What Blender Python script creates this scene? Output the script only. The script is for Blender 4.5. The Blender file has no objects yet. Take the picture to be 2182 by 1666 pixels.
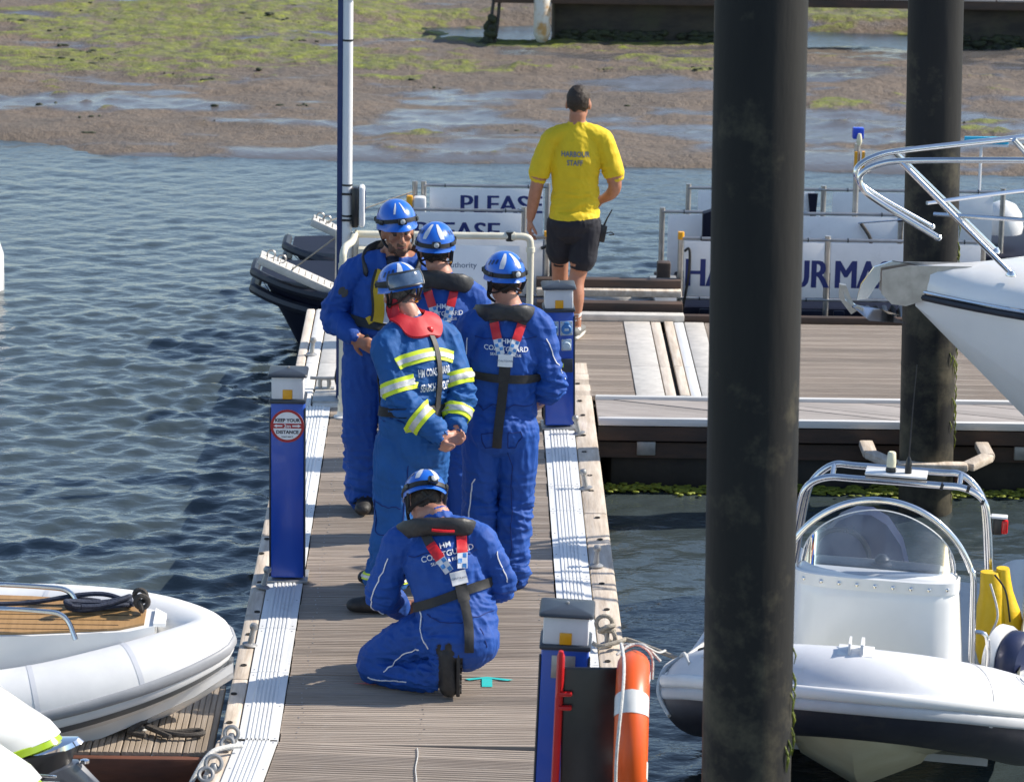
import bpy, bmesh, math, random
import numpy as np
from mathutils import Vector, Matrix, noise, kdtree
from mathutils.bvhtree import BVHTree
R = math.radians
random.seed(7)
scene = bpy.context.scene
C = scene.collection

# ---------------------------------------------------------------- camera
cam = bpy.data.cameras.new('camera'); camo = bpy.data.objects.new('camera', cam); C.objects.link(camo)
scene.camera = camo
cam.sensor_width = 36.0; cam.sensor_fit = 'HORIZONTAL'
cam.lens = 128.7
cam.clip_start = 0.5; cam.clip_end = 2000
PITCH, HEAD, ROLL = R(13.935), R(0.798), 0.017
fh = Vector((math.sin(HEAD), math.cos(HEAD), 0)); r0 = Vector((math.cos(HEAD), -math.sin(HEAD), 0)); uz = Vector((0, 0, 1))
fw = fh * math.cos(PITCH) - uz * math.sin(PITCH); up = fh * math.sin(PITCH) + uz * math.cos(PITCH)
cr, sr = math.cos(ROLL), math.sin(ROLL)
cx = r0 * cr + up * sr; cy = up * cr - r0 * sr
mw = Matrix((cx, cy, -fw)).transposed().to_4x4(); mw.translation = (0, 0, 5.8)
camo.matrix_world = mw
cam.dof.use_dof = True; cam.dof.focus_distance = 19.8; cam.dof.aperture_fstop = 7.1

# ---------------------------------------------------------------- world and sun
SUN_AZ, SUN_EL = R(78), R(37)            # azimuth clockwise from +Y
w = bpy.data.worlds.new('World'); scene.world = w; w.use_nodes = True
nt = w.node_tree; nt.nodes.clear()
sky = nt.nodes.new('ShaderNodeTexSky'); sky.sky_type = 'NISHITA'; sky.sun_disc = False
sky.sun_elevation = SUN_EL; sky.sun_rotation = SUN_AZ; sky.air_density = 0.95; sky.dust_density = 0.4; sky.ozone_density = 1.0
bg = nt.nodes.new('ShaderNodeBackground'); bg.inputs[1].default_value = 0.148
out = nt.nodes.new('ShaderNodeOutputWorld'); nt.links.new(sky.outputs[0], bg.inputs[0]); nt.links.new(bg.outputs[0], out.inputs[0])
sl = bpy.data.lights.new('sun', 'SUN'); sl.energy = 5.0; sl.angle = R(0.53); sl.color = (1.0, 0.92, 0.80)
so = bpy.data.objects.new('sun', sl); C.objects.link(so)
sd = Vector((math.sin(SUN_AZ) * math.cos(SUN_EL), math.cos(SUN_AZ) * math.cos(SUN_EL), math.sin(SUN_EL)))
so.rotation_euler = sd.to_track_quat('Z', 'Y').to_euler(); so.location = sd * 60
vs = scene.view_settings; vs.view_transform = 'Standard'; vs.look = 'None'; vs.gamma = 1; vs.exposure = 0.46
vs.use_curve_mapping = False

# ---------------------------------------------------------------- materials
M = {}
def mat(name, col, col2=None, rough=.5, metal=0., scale=(8, 8, 8), thr=(.35, .65), bump=0., bscale=None, coat=0., rvar=0., objvar=0., detail=5, alpha=None, trans=0., spec=None, dirt=None, sheen=0.):
    """procedural principled material: two tones mixed by stretched noise, relief from a second noise"""
    m = bpy.data.materials.new(name); m.use_nodes = True; n = m.node_tree.nodes; l = m.node_tree.links
    b = n['Principled BSDF']
    def setin(k, v):
        if k in b.inputs: b.inputs[k].default_value = v
    setin('Roughness', rough); setin('Metallic', metal); setin('Coat Weight', coat); setin('Transmission Weight', trans)
    if sheen: setin('Sheen Weight', sheen)
    if spec is not None: setin('Specular IOR Level', spec)
    if alpha is not None: setin('Alpha', alpha)
    c = (*col, 1); b.inputs['Base Color'].default_value = c
    tc = n.new('ShaderNodeTexCoord'); mp = n.new('ShaderNodeMapping'); l.new(tc.outputs['Object'], mp.inputs[0])
    mp.inputs['Scale'].default_value = scale
    if objvar or True:
        oi = n.new('ShaderNodeObjectInfo'); vm = n.new('ShaderNodeVectorMath'); vm.operation = 'ADD'
        cm = n.new('ShaderNodeCombineXYZ'); mm = n.new('ShaderNodeMath'); mm.operation = 'MULTIPLY'; mm.inputs[1].default_value = 37.0
        l.new(oi.outputs['Random'], mm.inputs[0])
        for k in range(3): l.new(mm.outputs[0], cm.inputs[k])
        l.new(mp.outputs[0], vm.inputs[0]); l.new(cm.outputs[0], vm.inputs[1]); vec = vm.outputs[0]
    colout = None
    if col2 is not None:
        ns = n.new('ShaderNodeTexNoise'); ns.inputs['Scale'].default_value = 1; ns.inputs['Detail'].default_value = detail; ns.inputs['Roughness'].default_value = .62
        l.new(vec, ns.inputs['Vector'])
        mr = n.new('ShaderNodeMapRange'); mr.inputs[1].default_value = thr[0]; mr.inputs[2].default_value = thr[1]
        l.new(ns.outputs[0], mr.inputs[0])
        mx = n.new('ShaderNodeMix'); mx.data_type = 'RGBA'; mx.inputs[6].default_value = c; mx.inputs[7].default_value = (*col2, 1)
        l.new(mr.outputs[0], mx.inputs[0]); colout = mx.outputs[2]
    if dirt is not None:       # (colour, scale, low, high): blotches of dirt over everything
        nd = n.new('ShaderNodeTexNoise'); nd.inputs['Scale'].default_value = dirt[1]; nd.inputs['Detail'].default_value = 6; nd.inputs['Roughness'].default_value = .7
        l.new(tc.outputs['Object'], nd.inputs['Vector'])
        rd = n.new('ShaderNodeMapRange'); rd.inputs[1].default_value = dirt[2]; rd.inputs[2].default_value = dirt[3]
        if len(dirt) > 4:      # tide wear: more of it low down
            sx = n.new('ShaderNodeSeparateXYZ'); l.new(tc.outputs['Object'], sx.inputs[0]); zr = n.new('ShaderNodeMapRange'); zr.inputs[1].default_value = dirt[4][0]; zr.inputs[2].default_value = dirt[4][1]; zr.inputs[3].default_value = dirt[4][2]; zr.inputs[4].default_value = -dirt[4][2]; l.new(sx.outputs[2], zr.inputs[0])
            za = n.new('ShaderNodeMath'); za.operation = 'ADD'; l.new(nd.outputs[0], za.inputs[0]); l.new(zr.outputs[0], za.inputs[1]); l.new(za.outputs[0], rd.inputs[0])
        else: l.new(nd.outputs[0], rd.inputs[0])
        m2 = n.new('ShaderNodeMix'); m2.data_type = 'RGBA'; m2.inputs[6].default_value = c; m2.inputs[7].default_value = (*dirt[0], 1)
        l.new(rd.outputs[0], m2.inputs[0])
        if colout is not None: l.new(colout, m2.inputs[6])
        colout = m2.outputs[2]
    if objvar:
        hv = n.new('ShaderNodeHueSaturation'); mr2 = n.new('ShaderNodeMapRange'); mr2.inputs[3].default_value = 1 - objvar; mr2.inputs[4].default_value = 1 + objvar
        l.new(oi.outputs['Random'], mr2.inputs[0]); l.new(mr2.outputs[0], hv.inputs['Value'])
        if colout is not None: l.new(colout, hv.inputs['Color'])
        else: hv.inputs['Color'].default_value = c
        colout = hv.outputs[0]
    if colout is not None: l.new(colout, b.inputs['Base Color'])
    if rvar and col2 is not None:
        mr3 = n.new('ShaderNodeMapRange'); mr3.inputs[3].default_value = max(0.02, rough - rvar); mr3.inputs[4].default_value = min(1, rough + rvar)
        l.new(ns.outputs[0], mr3.inputs[0]); l.new(mr3.outputs[0], b.inputs['Roughness'])
    if bump:
        nb = n.new('ShaderNodeTexNoise'); nb.inputs['Scale'].default_value = 1; nb.inputs['Detail'].default_value = 4
        mp2 = n.new('ShaderNodeMapping'); mp2.inputs['Scale'].default_value = bscale or tuple(s * 3 for s in scale); l.new(tc.outputs['Object'], mp2.inputs[0])
        va = n.new('ShaderNodeVectorMath'); va.operation = 'ADD'; l.new(mp2.outputs[0], va.inputs[0]); l.new(cm.outputs[0], va.inputs[1])
        l.new(va.outputs[0], nb.inputs['Vector'])
        bp = n.new('ShaderNodeBump'); bp.inputs['Strength'].default_value = 1; bp.inputs['Distance'].default_value = bump
        l.new(nb.outputs[0], bp.inputs['Height']); l.new(bp.outputs[0], b.inputs['Normal'])
    M[name] = m; return m

mat('plank', (.40, .335, .275), (.26, .21, .168), rough=.8, scale=(1.6, 60, 60), thr=(.3, .7), bump=.0022, bscale=(3, 160, 160), objvar=.17, dirt=((.40, .35, .30), 2.5, .55, .8), rvar=.1)
mat('plank_finger', (.38, .345, .32), (.29, .26, .24), rough=.8, scale=(1.6, 40, 40), bump=.002, bscale=(3, 120, 120), objvar=.14)
mat('plank_ribbed', (.36, .30, .24), (.25, .20, .15), rough=.75, scale=(40, 2, 40), bump=.001, objvar=.08)
mat('tread', (.80, .80, .79), (.66, .67, .67), rough=.5, metal=.1, scale=(30, 2.5, 30), thr=(.3, .75), bump=.0006, objvar=.05, dirt=((.42, .37, .32), 3, .58, .85))
mat('edge_timber', (.64, .56, .47), (.44, .36, .28), rough=.8, scale=(26, 3, 26), thr=(.35, .65), bump=.003, bscale=(60, 5, 60), objvar=.1, dirt=((.25, .2, .15), 5, .6, .85))
mat('pale_timber', (.70, .62, .53), (.55, .47, .39), rough=.8, scale=(26, 3, 26), bump=.002, objvar=.08)
mat('dark_beam', (.045, .034, .028), (.085, .05, .035), rough=.7, scale=(3, 12, 12), bump=.003)
mat('red_beam', (.16, .055, .03), (.09, .035, .022), rough=.7, scale=(3, 12, 12), bump=.003)
mat('float_dark', (.02, .02, .018), (.035, .032, .026), rough=.7, scale=(6, 6, 6), bump=.004)
mat('weed', (.26, .30, .02), (.10, .13, .015), rough=.6, scale=(22, 22, 22), bump=.01, bscale=(60, 60, 60))
mat('weed_dark', (.035, .045, .012), (.016, .018, .01), rough=.7, scale=(14, 14, 14), bump=.01)
mat('seam_blue', (.003, .022, .15), rough=.8)
mat('white_trim', (.78, .77, .74), (.66, .64, .6), rough=.5, scale=(3, 30, 30), bump=.001)
mat('galv', (.42, .42, .41), (.30, .30, .30), rough=.45, metal=.6, scale=(14, 14, 14), bump=.0008)
mat('galv_pale', (.68, .64, .58), (.55, .52, .47), rough=.55, metal=.2, scale=(14, 14, 14), bump=.0008)
mat('steel', (.72, .72, .72), (.62, .62, .63), rough=.16, metal=1., scale=(9, 9, 9), rvar=.06)
mat('steel_dull', (.50, .48, .46), (.38, .36, .34), rough=.38, metal=.8, scale=(14, 14, 14))
mat('black_rubber', (.012, .012, .013), (.022, .022, .024), rough=.55, scale=(20, 20, 20), bump=.0006)
mat('black_plastic', (.010, .011, .013), (.016, .017, .02), rough=.32, scale=(12, 12, 12))
mat('cap_grey', (.028, .036, .050), (.036, .045, .060), rough=.42, scale=(12, 12, 12), bump=.0004)
mat('ped_blue', (.010, .066, .40), (.012, .074, .44), rough=.35, scale=(6, 6, 2), coat=.2, dirt=((.03, .07, .28), 3, .6, .9))
mat('ped_white', (.70, .71, .73), (.64, .65, .67), rough=.45, scale=(10, 10, 4))
mat('amber', (.80, .38, .01), (.74, .34, .01), rough=.35, scale=(10, 10, 10))
mat('sign_white', (.86, .86, .86), (.80, .80, .81), rough=.45, scale=(6, 6, 6), dirt=((.55, .54, .52), 4, .6, .9))
mat('sign_red', (.42, .015, .022), (.38, .014, .02), rough=.4, scale=(9, 9, 9))
mat('ink', (.012, .014, .03), rough=.5)
mat('ink_navy', (.014, .028, .16), (.018, .032, .17), rough=.5)
mat('ink_slate', (.10, .14, .22), (.12, .16, .24), rough=.5)
mat('print_white', (.80, .80, .80), (.70, .71, .73), rough=.55, scale=(40, 40, 40))
mat('socket_blue', (.045, .19, .48), (.05, .21, .52), rough=.4, scale=(20, 20, 20))
mat('socket_plate', (.50, .60, .70), (.45, .56, .66), rough=.45, scale=(20, 20, 20))
mat('cream_pipe', (.72, .68, .55), (.62, .58, .46), rough=.4, scale=(10, 10, 5), dirt=((.4, .36, .28), 7, .62, .85))
mat('pole_white', (.74, .75, .77), (.68, .69, .70), rough=.4, scale=(10, 10, 2))
mat('pole_blue', (.008, .026, .11), (.011, .032, .13), rough=.45, scale=(10, 10, 3), bump=.001, dirt=((.3, .34, .38), 9, .68, .8))
mat('overall', (.004, .068, .34), (.003, .054, .28), rough=.72, scale=(5, 5, 5), bump=.008, bscale=(16, 16, 9))
mat('overall_hv', (.004, .088, .31), (.003, .072, .25), rough=.75, scale=(5, 5, 5), bump=.008, bscale=(16, 16, 9))
mat('skin', (.50, .25, .175), (.44, .20, .135), rough=.5, scale=(25, 25, 25), bump=.0004)
mat('skin_tan', (.42, .19, .115), (.36, .155, .09), rough=.5, scale=(25, 25, 25), bump=.0004)
mat('beard', (.105, .055, .036), (.16, .085, .055), rough=.8, scale=(90, 90, 90), bump=.0008)
mat('hair', (.022, .014, .009), (.038, .024, .016), rough=.65, scale=(120, 120, 60), bump=.002)
mat('hair_grey', (.13, .11, .095), (.06, .05, .045), rough=.7, scale=(90, 90, 60), bump=.002)
mat('lip', (.30, .11, .085), rough=.5)
mat('eye_dark', (.02, .015, .012), rough=.3)
mat('boot', (.014, .014, .015), (.028, .027, .026), rough=.6, scale=(30, 30, 30), bump=.002)
mat('boot_red', (.35, .04, .02), rough=.6)
mat('strap', (.012, .012, .013), (.020, .020, .021), rough=.6, scale=(60, 60, 60), bump=.0006)
mat('strap_grey', (.055, .05, .048), (.04, .037, .036), rough=.6, scale=(60, 60, 60), bump=.0006)
mat('collar_black', (.016, .016, .018), (.030, .030, .032), rough=.5, scale=(20, 20, 20), bump=.003, bscale=(40, 40, 40))
mat('red_cloth', (.55, .012, .025), (.48, .010, .02), rough=.6, scale=(14, 14, 14), bump=.001)
mat('red_strap', (.62, .016, .022), (.54, .014, .02), rough=.35, scale=(20, 20, 20), bump=.001)
mat('yellow_cloth', (.62, .40, .012), (.54, .34, .01), rough=.6, scale=(14, 14, 14), bump=.001)
mat('hv_lime', (.66, .80, .03), (.58, .72, .03), rough=.55, scale=(20, 20, 20))
mat('hv_silver', (.62, .62, .60), (.48, .49, .47), rough=.4, metal=.2, scale=(50, 50, 50))
mat('helmet_blue', (.013, .135, .60), (.012, .12, .55), rough=.30, coat=.25, scale=(8, 8, 8))
mat('helmet_dark', (.008, .03, .12), rough=.4)
mat('reflector', (.66, .68, .72), (.55, .57, .62), rough=.35, scale=(40, 40, 40))
mat('lens', (.05, .09, .16), (.10, .15, .24), rough=.08, scale=(14, 14, 14), coat=.6)
mat('shirt', (.72, .52, .010), (.64, .45, .008), rough=.75, scale=(4, 4, 4), bump=.010, bscale=(13, 13, 8))
mat('shorts', (.006, .007, .014), (.010, .011, .02), rough=.8, scale=(9, 9, 9), bump=.001)
mat('sock', (.74, .74, .74), (.66, .66, .66), rough=.85, scale=(30, 30, 30), bump=.001)
mat('shoe_grey', (.12, .12, .115), (.17, .17, .16), rough=.7, scale=(40, 40, 40), bump=.001)
mat('shoe_sole', (.66, .64, .58), rough=.6)
mat('rope', (.40, .36, .30), (.27, .24, .19), rough=.85, scale=(60, 60, 60), bump=.003, bscale=(150, 150, 150))
mat('rope_white', (.66, .65, .62), (.5, .5, .48), rough=.8, scale=(60, 60, 60), bump=.003, bscale=(150, 150, 150))
mat('rope_dark', (.045, .038, .034), (.08, .07, .06), rough=.85, scale=(60, 60, 60), bump=.003, bscale=(150, 150, 150))
mat('rope_navy', (.012, .018, .04), (.03, .04, .07), rough=.8, scale=(60, 60, 60), bump=.003, bscale=(150, 150, 150))
mat('gel_white', (.80, .80, .79), (.76, .76, .75), rough=.22, coat=.3, scale=(4, 4, 4))
mat('gel_cream', (.68, .66, .50), (.60, .57, .40), rough=.35, scale=(5, 5, 5), dirt=((.2, .19, .13), 8, .66, .8))
mat('hyp_white', (.78, .78, .77), (.70, .70, .70), rough=.42, scale=(4, 4, 4), bump=.0006)
mat('hyp_grey', (.50, .51, .53), (.43, .44, .46), rough=.45, scale=(5, 5, 5), bump=.0006)
mat('hyp_pale', (.66, .67, .70), (.60, .61, .64), rough=.42, scale=(5, 5, 5), bump=.0008, dirt=((.5, .48, .45), 6, .6, .9))
mat('strip_grey', (.34, .35, .37), (.28, .29, .31), rough=.5, scale=(5, 5, 5), bump=.0006)
mat('strip_dark', (.13, .14, .145), (.10, .11, .115), rough=.5, scale=(5, 5, 5), bump=.0006)
mat('hyp_navy', (.010, .012, .022), (.018, .02, .03), rough=.45, scale=(6, 6, 6), bump=.0008, dirt=((.05, .045, .04), 7, .55, .85))
mat('hull_navy', (.004, .006, .018), (.007, .009, .024), rough=.6, spec=.2, scale=(5, 5, 5))
mat('cushion_navy', (.014, .022, .065), (.018, .027, .075), rough=.4, scale=(14, 14, 14), bump=.001)
mat('teak', (.42, .25, .11), (.33, .19, .075), rough=.5, scale=(2, 40, 40), thr=(.3, .7), bump=.0006)
mat('seam', (.03, .025, .02), rough=.7)
mat('bag_yellow', (.80, .52, .008), (.72, .46, .006), rough=.5, scale=(7, 7, 7), bump=.006, bscale=(16, 16, 16))
mat('orange', (.78, .11, .012), (.70, .09, .01), rough=.38, scale=(5, 5, 5), dirt=((.5, .12, .04), 6, .6, .9))
mat('buoy_band', (.72, .73, .72), (.6, .61, .6), rough=.4, scale=(20, 20, 20))
mat('housing_red', (.55, .012, .014), (.48, .010, .012), rough=.4, scale=(6, 6, 6))
mat('pile', (.009, .009, .010), (.020, .019, .017), rough=.6, spec=.3, scale=(5, 5, .9), thr=(.3, .7), bump=.004, bscale=(14, 14, 3), dirt=((.105, .092, .060), 3.0, .50, .76, (.2, 3.0, .10)), rvar=.12)
mat('jet_white', (.80, .80, .79), rough=.15, coat=.5)
mat('jet_green', (.34, .50, .015), (.30, .46, .012), rough=.2, coat=.4)
mat('jet_grey', (.055, .065, .085), (.075, .085, .11), rough=.22, coat=.5, scale=(3, 3, 3))
mat('jet_black', (.012, .012, .014), rough=.3)
mat('chrome', (.85, .85, .86), rough=.06, metal=1.)
mat('lamp_cream', (.75, .70, .50), rough=.4)
mat('red_lens', (.6, .01, .01), rough=.15)
mat('lamp_blue', (.01, .06, .55), rough=.25)
mat('cyan_plate', (.02, .42, .66), (.03, .46, .7), rough=.5)
mat('tape_teal', (.02, .52, .50), (.06, .48, .45), rough=.5, scale=(60, 60, 60))
mat('tape_red', (.68, .10, .10), (.5, .16, .14), rough=.5, scale=(60, 60, 60))
mat('jetty_dark', (.03, .026, .022), (.06, .05, .035), rough=.8, scale=(3, 3, 8), bump=.01, dirt=((.06, .065, .03), 2, .5, .75))
mat('fender_white', (.66, .64, .58), (.5, .3, .12), rough=.6, scale=(5, 5, 4), thr=(.5, .62))
# windscreen: clear sheet with a faint salt film
gm = bpy.data.materials.new('screen'); gm.use_nodes = True; gn = gm.node_tree.nodes; gl = gm.node_tree.links; gn.clear()
go = gn.new('ShaderNodeOutputMaterial'); gt = gn.new('ShaderNodeBsdfTransparent'); gg = gn.new('ShaderNodeBsdfGlossy'); gd = gn.new('ShaderNodeBsdfDiffuse')
gt.inputs[0].default_value = (.62, .67, .74, 1); gg.inputs['Roughness'].default_value = .04; gd.inputs[0].default_value = (.55, .60, .68, 1)
gf = gn.new('ShaderNodeFresnel'); gf.inputs[0].default_value = 1.45
m1 = gn.new('ShaderNodeMixShader'); m2 = gn.new('ShaderNodeMixShader'); gz = gn.new('ShaderNodeTexNoise'); gz.inputs['Scale'].default_value = 5; gz.inputs['Detail'].default_value = 6
gr = gn.new('ShaderNodeMapRange'); gr.inputs[1].default_value = .35; gr.inputs[2].default_value = .75; gr.inputs[3].default_value = .07; gr.inputs[4].default_value = .32
gtc = gn.new('ShaderNodeTexCoord'); gl.new(gtc.outputs['Object'], gz.inputs['Vector'])
gl.new(gz.outputs[0], gr.inputs[0]); gl.new(gr.outputs[0], m1.inputs[0]); gl.new(gt.outputs[0], m1.inputs[1]); gl.new(gd.outputs[0], m1.inputs[2])
gl.new(gf.outputs[0], m2.inputs[0]); gl.new(m1.outputs[0], m2.inputs[1]); gl.new(gg.outputs[0], m2.inputs[2]); gl.new(m2.outputs[0], go.inputs[0])
M['screen'] = gm

# ---------------------------------------------------------------- mesh helpers
class MB:
    def __init__(s): s.v = []; s.f = []
    def add(s, v, f):
        o = len(s.v); s.v += [tuple(p) for p in v]; s.f += [tuple(i + o for i in q) for q in f]; return s
    def box(s, c, d, rot=None, bev=0.):
        bm = bmesh.new(); bmesh.ops.create_cube(bm, size=1)
        bmesh.ops.scale(bm, vec=d, verts=bm.verts)
        if bev: bmesh.ops.bevel(bm, geom=list(bm.edges), offset=min(bev, min(d) * .45), segments=2, affect='EDGES', profile=.5)
        if rot is not None: bmesh.ops.transform(bm, matrix=rot.to_4x4() if len(rot) == 3 else rot, verts=bm.verts)
        bmesh.ops.translate(bm, vec=c, verts=bm.verts)
        bm.verts.ensure_lookup_table(); bm.verts.index_update()
        s.add([v.co[:] for v in bm.verts], [[v.index for v in f.verts] for f in bm.faces]); bm.free(); return s
    def bar(s, a, b, w, h, bev=0.):
        a, b = Vector(a), Vector(b); d = b - a; L = d.length; y = d.normalized()
        x = y.cross(Vector((0, 0, 1)));
        if x.length < 1e-4: x = Vector((1, 0, 0))
        x.normalize(); z = x.cross(y)
        m = Matrix((x, y, z)).transposed()
        return s.box((a + b) / 2, (w, L, h), m, bev)
    def rings(s, rings, closed=True, caps=True, loop=False):
        n = len(rings[0]); v = [p for r in rings for p in r]; f = []
        m = len(rings)
        for i in range(m if loop else m - 1):
            for j in range(n if closed else n - 1):
                k = (j + 1) % n; i2 = (i + 1) % m
                f.append((i * n + j, i * n + k, i2 * n + k, i2 * n + j))
        if caps and not loop and closed: f.append(tuple(range(n - 1, -1, -1))); f.append(tuple((m - 1) * n + j for j in range(n)))
        return s.add(v, f)
    def tube(s, pts, r, n=10, caps=True, ell=None, upv=None, a0=None, a1=None, loop=False):
        """sweep along pts; r number or list; ell=(w,h) factors; a0..a1 partial arc"""
        pts = [Vector(p) for p in pts]; m = len(pts); rs = r if isinstance(r, (list, tuple)) else [r] * m
        t = [(pts[(i + 1) % m] - pts[i - 1]) if loop else (pts[min(i + 1, m - 1)] - pts[max(i - 1, 0)]) for i in range(m)]
        ref = Vector(upv) if upv else Vector((0, 0, 1))
        if upv is None and abs(t[0].normalized().dot(ref)) > .95: ref = Vector((0, 1, 0))
        rings = []; prev = None
        for i in range(m):
            ti = t[i].normalized()
            if upv is not None or prev is None: x = ti.cross(ref)
            else: x = prev - ti * prev.dot(ti)
            if x.length < 1e-5: x = prev or Vector((1, 0, 0))
            x.normalize(); z = x.cross(ti); prev = x
            e = ell or (1, 1)
            if a0 is None: angs = [2 * math.pi * j / n for j in range(n)]
            else: angs = [a0 + (a1 - a0) * j / (n - 1) for j in range(n)]
            rings.append([pts[i] + x * (rs[i] * e[0] * math.cos(a)) + z * (rs[i] * e[1] * math.sin(a)) for a in angs])
        return s.rings(rings, closed=a0 is None, caps=caps and a0 is None, loop=loop)
    def lathe(s, prof, c=(0, 0, 0), n=24, axis=None):
        c = Vector(c); m = axis.to_track_quat('Z', 'Y').to_matrix() if axis is not None else Matrix.Identity(3)
        rings = [[c + m @ Vector((r * math.cos(2 * math.pi * j / n), r * math.sin(2 * math.pi * j / n), z)) for j in range(n)] for r, z in prof]
        return s.rings(rings, caps=True)
    def ell(s, c, rad, n=16, m=10, rot=None):
        c = Vector(c); rings = []
        for i in range(1, m):
            a = math.pi * i / m - math.pi / 2
            rings.append([Vector((rad[0] * math.cos(a) * math.cos(2 * math.pi * j / n), rad[1] * math.cos(a) * math.sin(2 * math.pi * j / n), rad[2] * math.sin(a))) for j in range(n)])
        if rot is not None: rings = [[rot @ p for p in r] for r in rings]
        rings = [[c + p for p in r] for r in rings]
        return s.rings(rings)
    def prism(s, poly, axis, h):
        """poly: list of 3D points (planar), axis vector * h thickness"""
        a = Vector(axis) * h; n = len(poly); p = [Vector(q) for q in poly]
        v = p + [q + a for q in p]; f = [tuple(range(n - 1, -1, -1)), tuple(range(n, 2 * n))]
        f += [(i, (i + 1) % n, n + (i + 1) % n, n + i) for i in range(n)]
        return s.add(v, f)
    def torus(s, c, Rr, r, n=32, m=12, rot=None, ell=(1, 1)):
        pts = [Vector((Rr * math.cos(2 * math.pi * i / n), Rr * math.sin(2 * math.pi * i / n), 0)) for i in range(n)]
        rings = []
        for p in pts:
            d = p.normalized(); ring = [p + d * (r * ell[0] * math.cos(2 * math.pi * j / m)) + Vector((0, 0, r * ell[1] * math.sin(2 * math.pi * j / m))) for j in range(m)]
            if rot is not None: ring = [rot @ q for q in ring]
            rings.append([Vector(c) + q for q in ring])
        return s.rings(rings, loop=True, caps=False)
    def mesh(s, name, m=None, smooth=None):
        me = bpy.data.meshes.new(name); me.from_pydata(s.v, [], s.f); me.update()
        bm = bmesh.new(); bm.from_mesh(me); bmesh.ops.recalc_face_normals(bm, faces=bm.faces); bm.to_mesh(me); bm.free()
        if m: me.materials.append(M[m] if isinstance(m, str) else m)
        if smooth is not None:
            for p in me.polygons: p.use_smooth = True
            if smooth < 180: me.set_sharp_from_angle(angle=R(smooth))
        return me
    def build(s, name, m, parent=None, smooth=40, **kw):
        return link(name, s.mesh(name, m, smooth), parent, **kw)

def link(name, me, parent=None, loc=None, rot=None):
    o = bpy.data.objects.new(name, me); C.objects.link(o)
    if parent is not None: o.parent = parent
    if loc is not None: o.location = loc
    if rot is not None: o.rotation_euler = rot
    return o
def thing(name, label, cat, loc=(0, 0, 0), rz=0, group=None):
    o = bpy.data.objects.new(name, None); C.objects.link(o); o.empty_display_size = .1
    o.location = loc; o.rotation_euler = (0, 0, rz); return tag(o, label, cat, group)
def tag(o, label, cat, group=None):
    o['label'] = label; o['category'] = cat
    if group: o['group'] = group
    return o
def struct(o): o['kind'] = 'structure'; return o
def cr_path(p, k=6, loop=False):
    """Catmull-Rom through points"""
    p = [Vector(q) for q in p]; n = len(p); outp = []
    for i in range(n if loop else n - 1):
        if loop: a, b, c, d = p[i - 1], p[i], p[(i + 1) % n], p[(i + 2) % n]
        else: a, b, c, d = p[max(i - 1, 0)], p[i], p[i + 1], p[min(i + 2, n - 1)]
        for j in range(k):
            t = j / k
            outp.append(.5 * ((2 * b) + (c - a) * t + (2 * a - 5 * b + 4 * c - d) * t * t + (3 * b - a - 3 * c + d) * t ** 3))
    if not loop: outp.append(p[-1])
    return outp
def cr_vals(v, k=6):
    return [q.x for q in cr_path([(x, 0, 0) for x in v], k)]
def text_mesh(txt, size, bold=0., align='CENTER', space=1., wide=1.):
    """2D lettering: returns verts (x,y) and faces, centred on the baseline"""
    cu = bpy.data.curves.new('lettering', 'FONT'); cu.body = txt; cu.size = size; cu.align_x = align; cu.offset = bold * size; cu.space_character = space
    cu.resolution_u = 3
    o = bpy.data.objects.new('lettering', cu); C.objects.link(o)
    dg = bpy.context.evaluated_depsgraph_get(); dg.update()
    me = bpy.data.meshes.new_from_object(o.evaluated_get(dg))
    v = [(p.co.x * wide, p.co.y) for p in me.vertices]; f = [tuple(p.vertices) for p in me.polygons]
    bpy.data.objects.remove(o); bpy.data.curves.remove(cu); bpy.data.meshes.remove(me)
    return v, f
def lettering(txt, size, fn, name, m, parent, bold=0., space=1., wide=1., fat=0., lift=(0, -.0004, 0)):
    """fn maps (x,y) of the text to a 3D point"""
    v, f = text_mesh(txt, size, bold, space=space, wide=wide)
    vv = []; ff = []
    for k, dx in enumerate((0, -fat, fat) if fat else (0,)):        # heavier strokes: shifted copies, each a hair prouder
        o_ = len(vv); vv += [(fn(x + dx, y) + Vector(lift) * k)[:] for x, y in v]; ff += [tuple(i + o_ for i in q) for q in f]
    me = bpy.data.meshes.new(name); me.from_pydata(vv, [], ff); me.update(); me.materials.append(M[m])
    return link(name, me, parent)
# ---------------------------------------------------------------- water
WZ = -0.45
def axis_steps(lo, hi, d, far):
    a = list(np.arange(lo, hi + 1e-6, d)); st = d
    x = hi
    while x < far: st *= 1.45; x += st; a.append(x)
    x = lo; st = d; pre = []
    while x > -far: st *= 1.45; x -= st; pre.append(x)
    return np.array(pre[::-1] + a)
def grid_mesh(name, xs, ys, Z, m, attr=None):
    nx, ny = len(xs), len(ys); X, Y = np.meshgrid(xs, ys)
    co = np.stack([X.ravel(), Y.ravel(), Z.ravel()], 1).astype(np.float32)
    i = np.arange((ny - 1) * nx).reshape(ny - 1, nx)[:, :-1].ravel()
    f = np.stack([i, i + 1, i + nx + 1, i + nx], 1).astype(np.int32)
    me = bpy.data.meshes.new(name); me.vertices.add(len(co)); me.vertices.foreach_set('co', co.ravel())
    me.loops.add(f.size); me.loops.foreach_set('vertex_index', f.ravel()); me.polygons.add(len(f))
    me.polygons.foreach_set('loop_start', np.arange(0, f.size, 4, dtype=np.int32)); me.polygons.foreach_set('loop_total', np.full(len(f), 4, np.int32))
    me.update(calc_edges=True); me.polygons.foreach_set('use_smooth', np.ones(len(f), bool))
    if attr:
        for k, a in attr.items():
            at = me.attributes.new(k, 'FLOAT', 'POINT'); at.data.foreach_set('value', a.ravel().astype(np.float32))
    me.materials.append(m); return me
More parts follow.
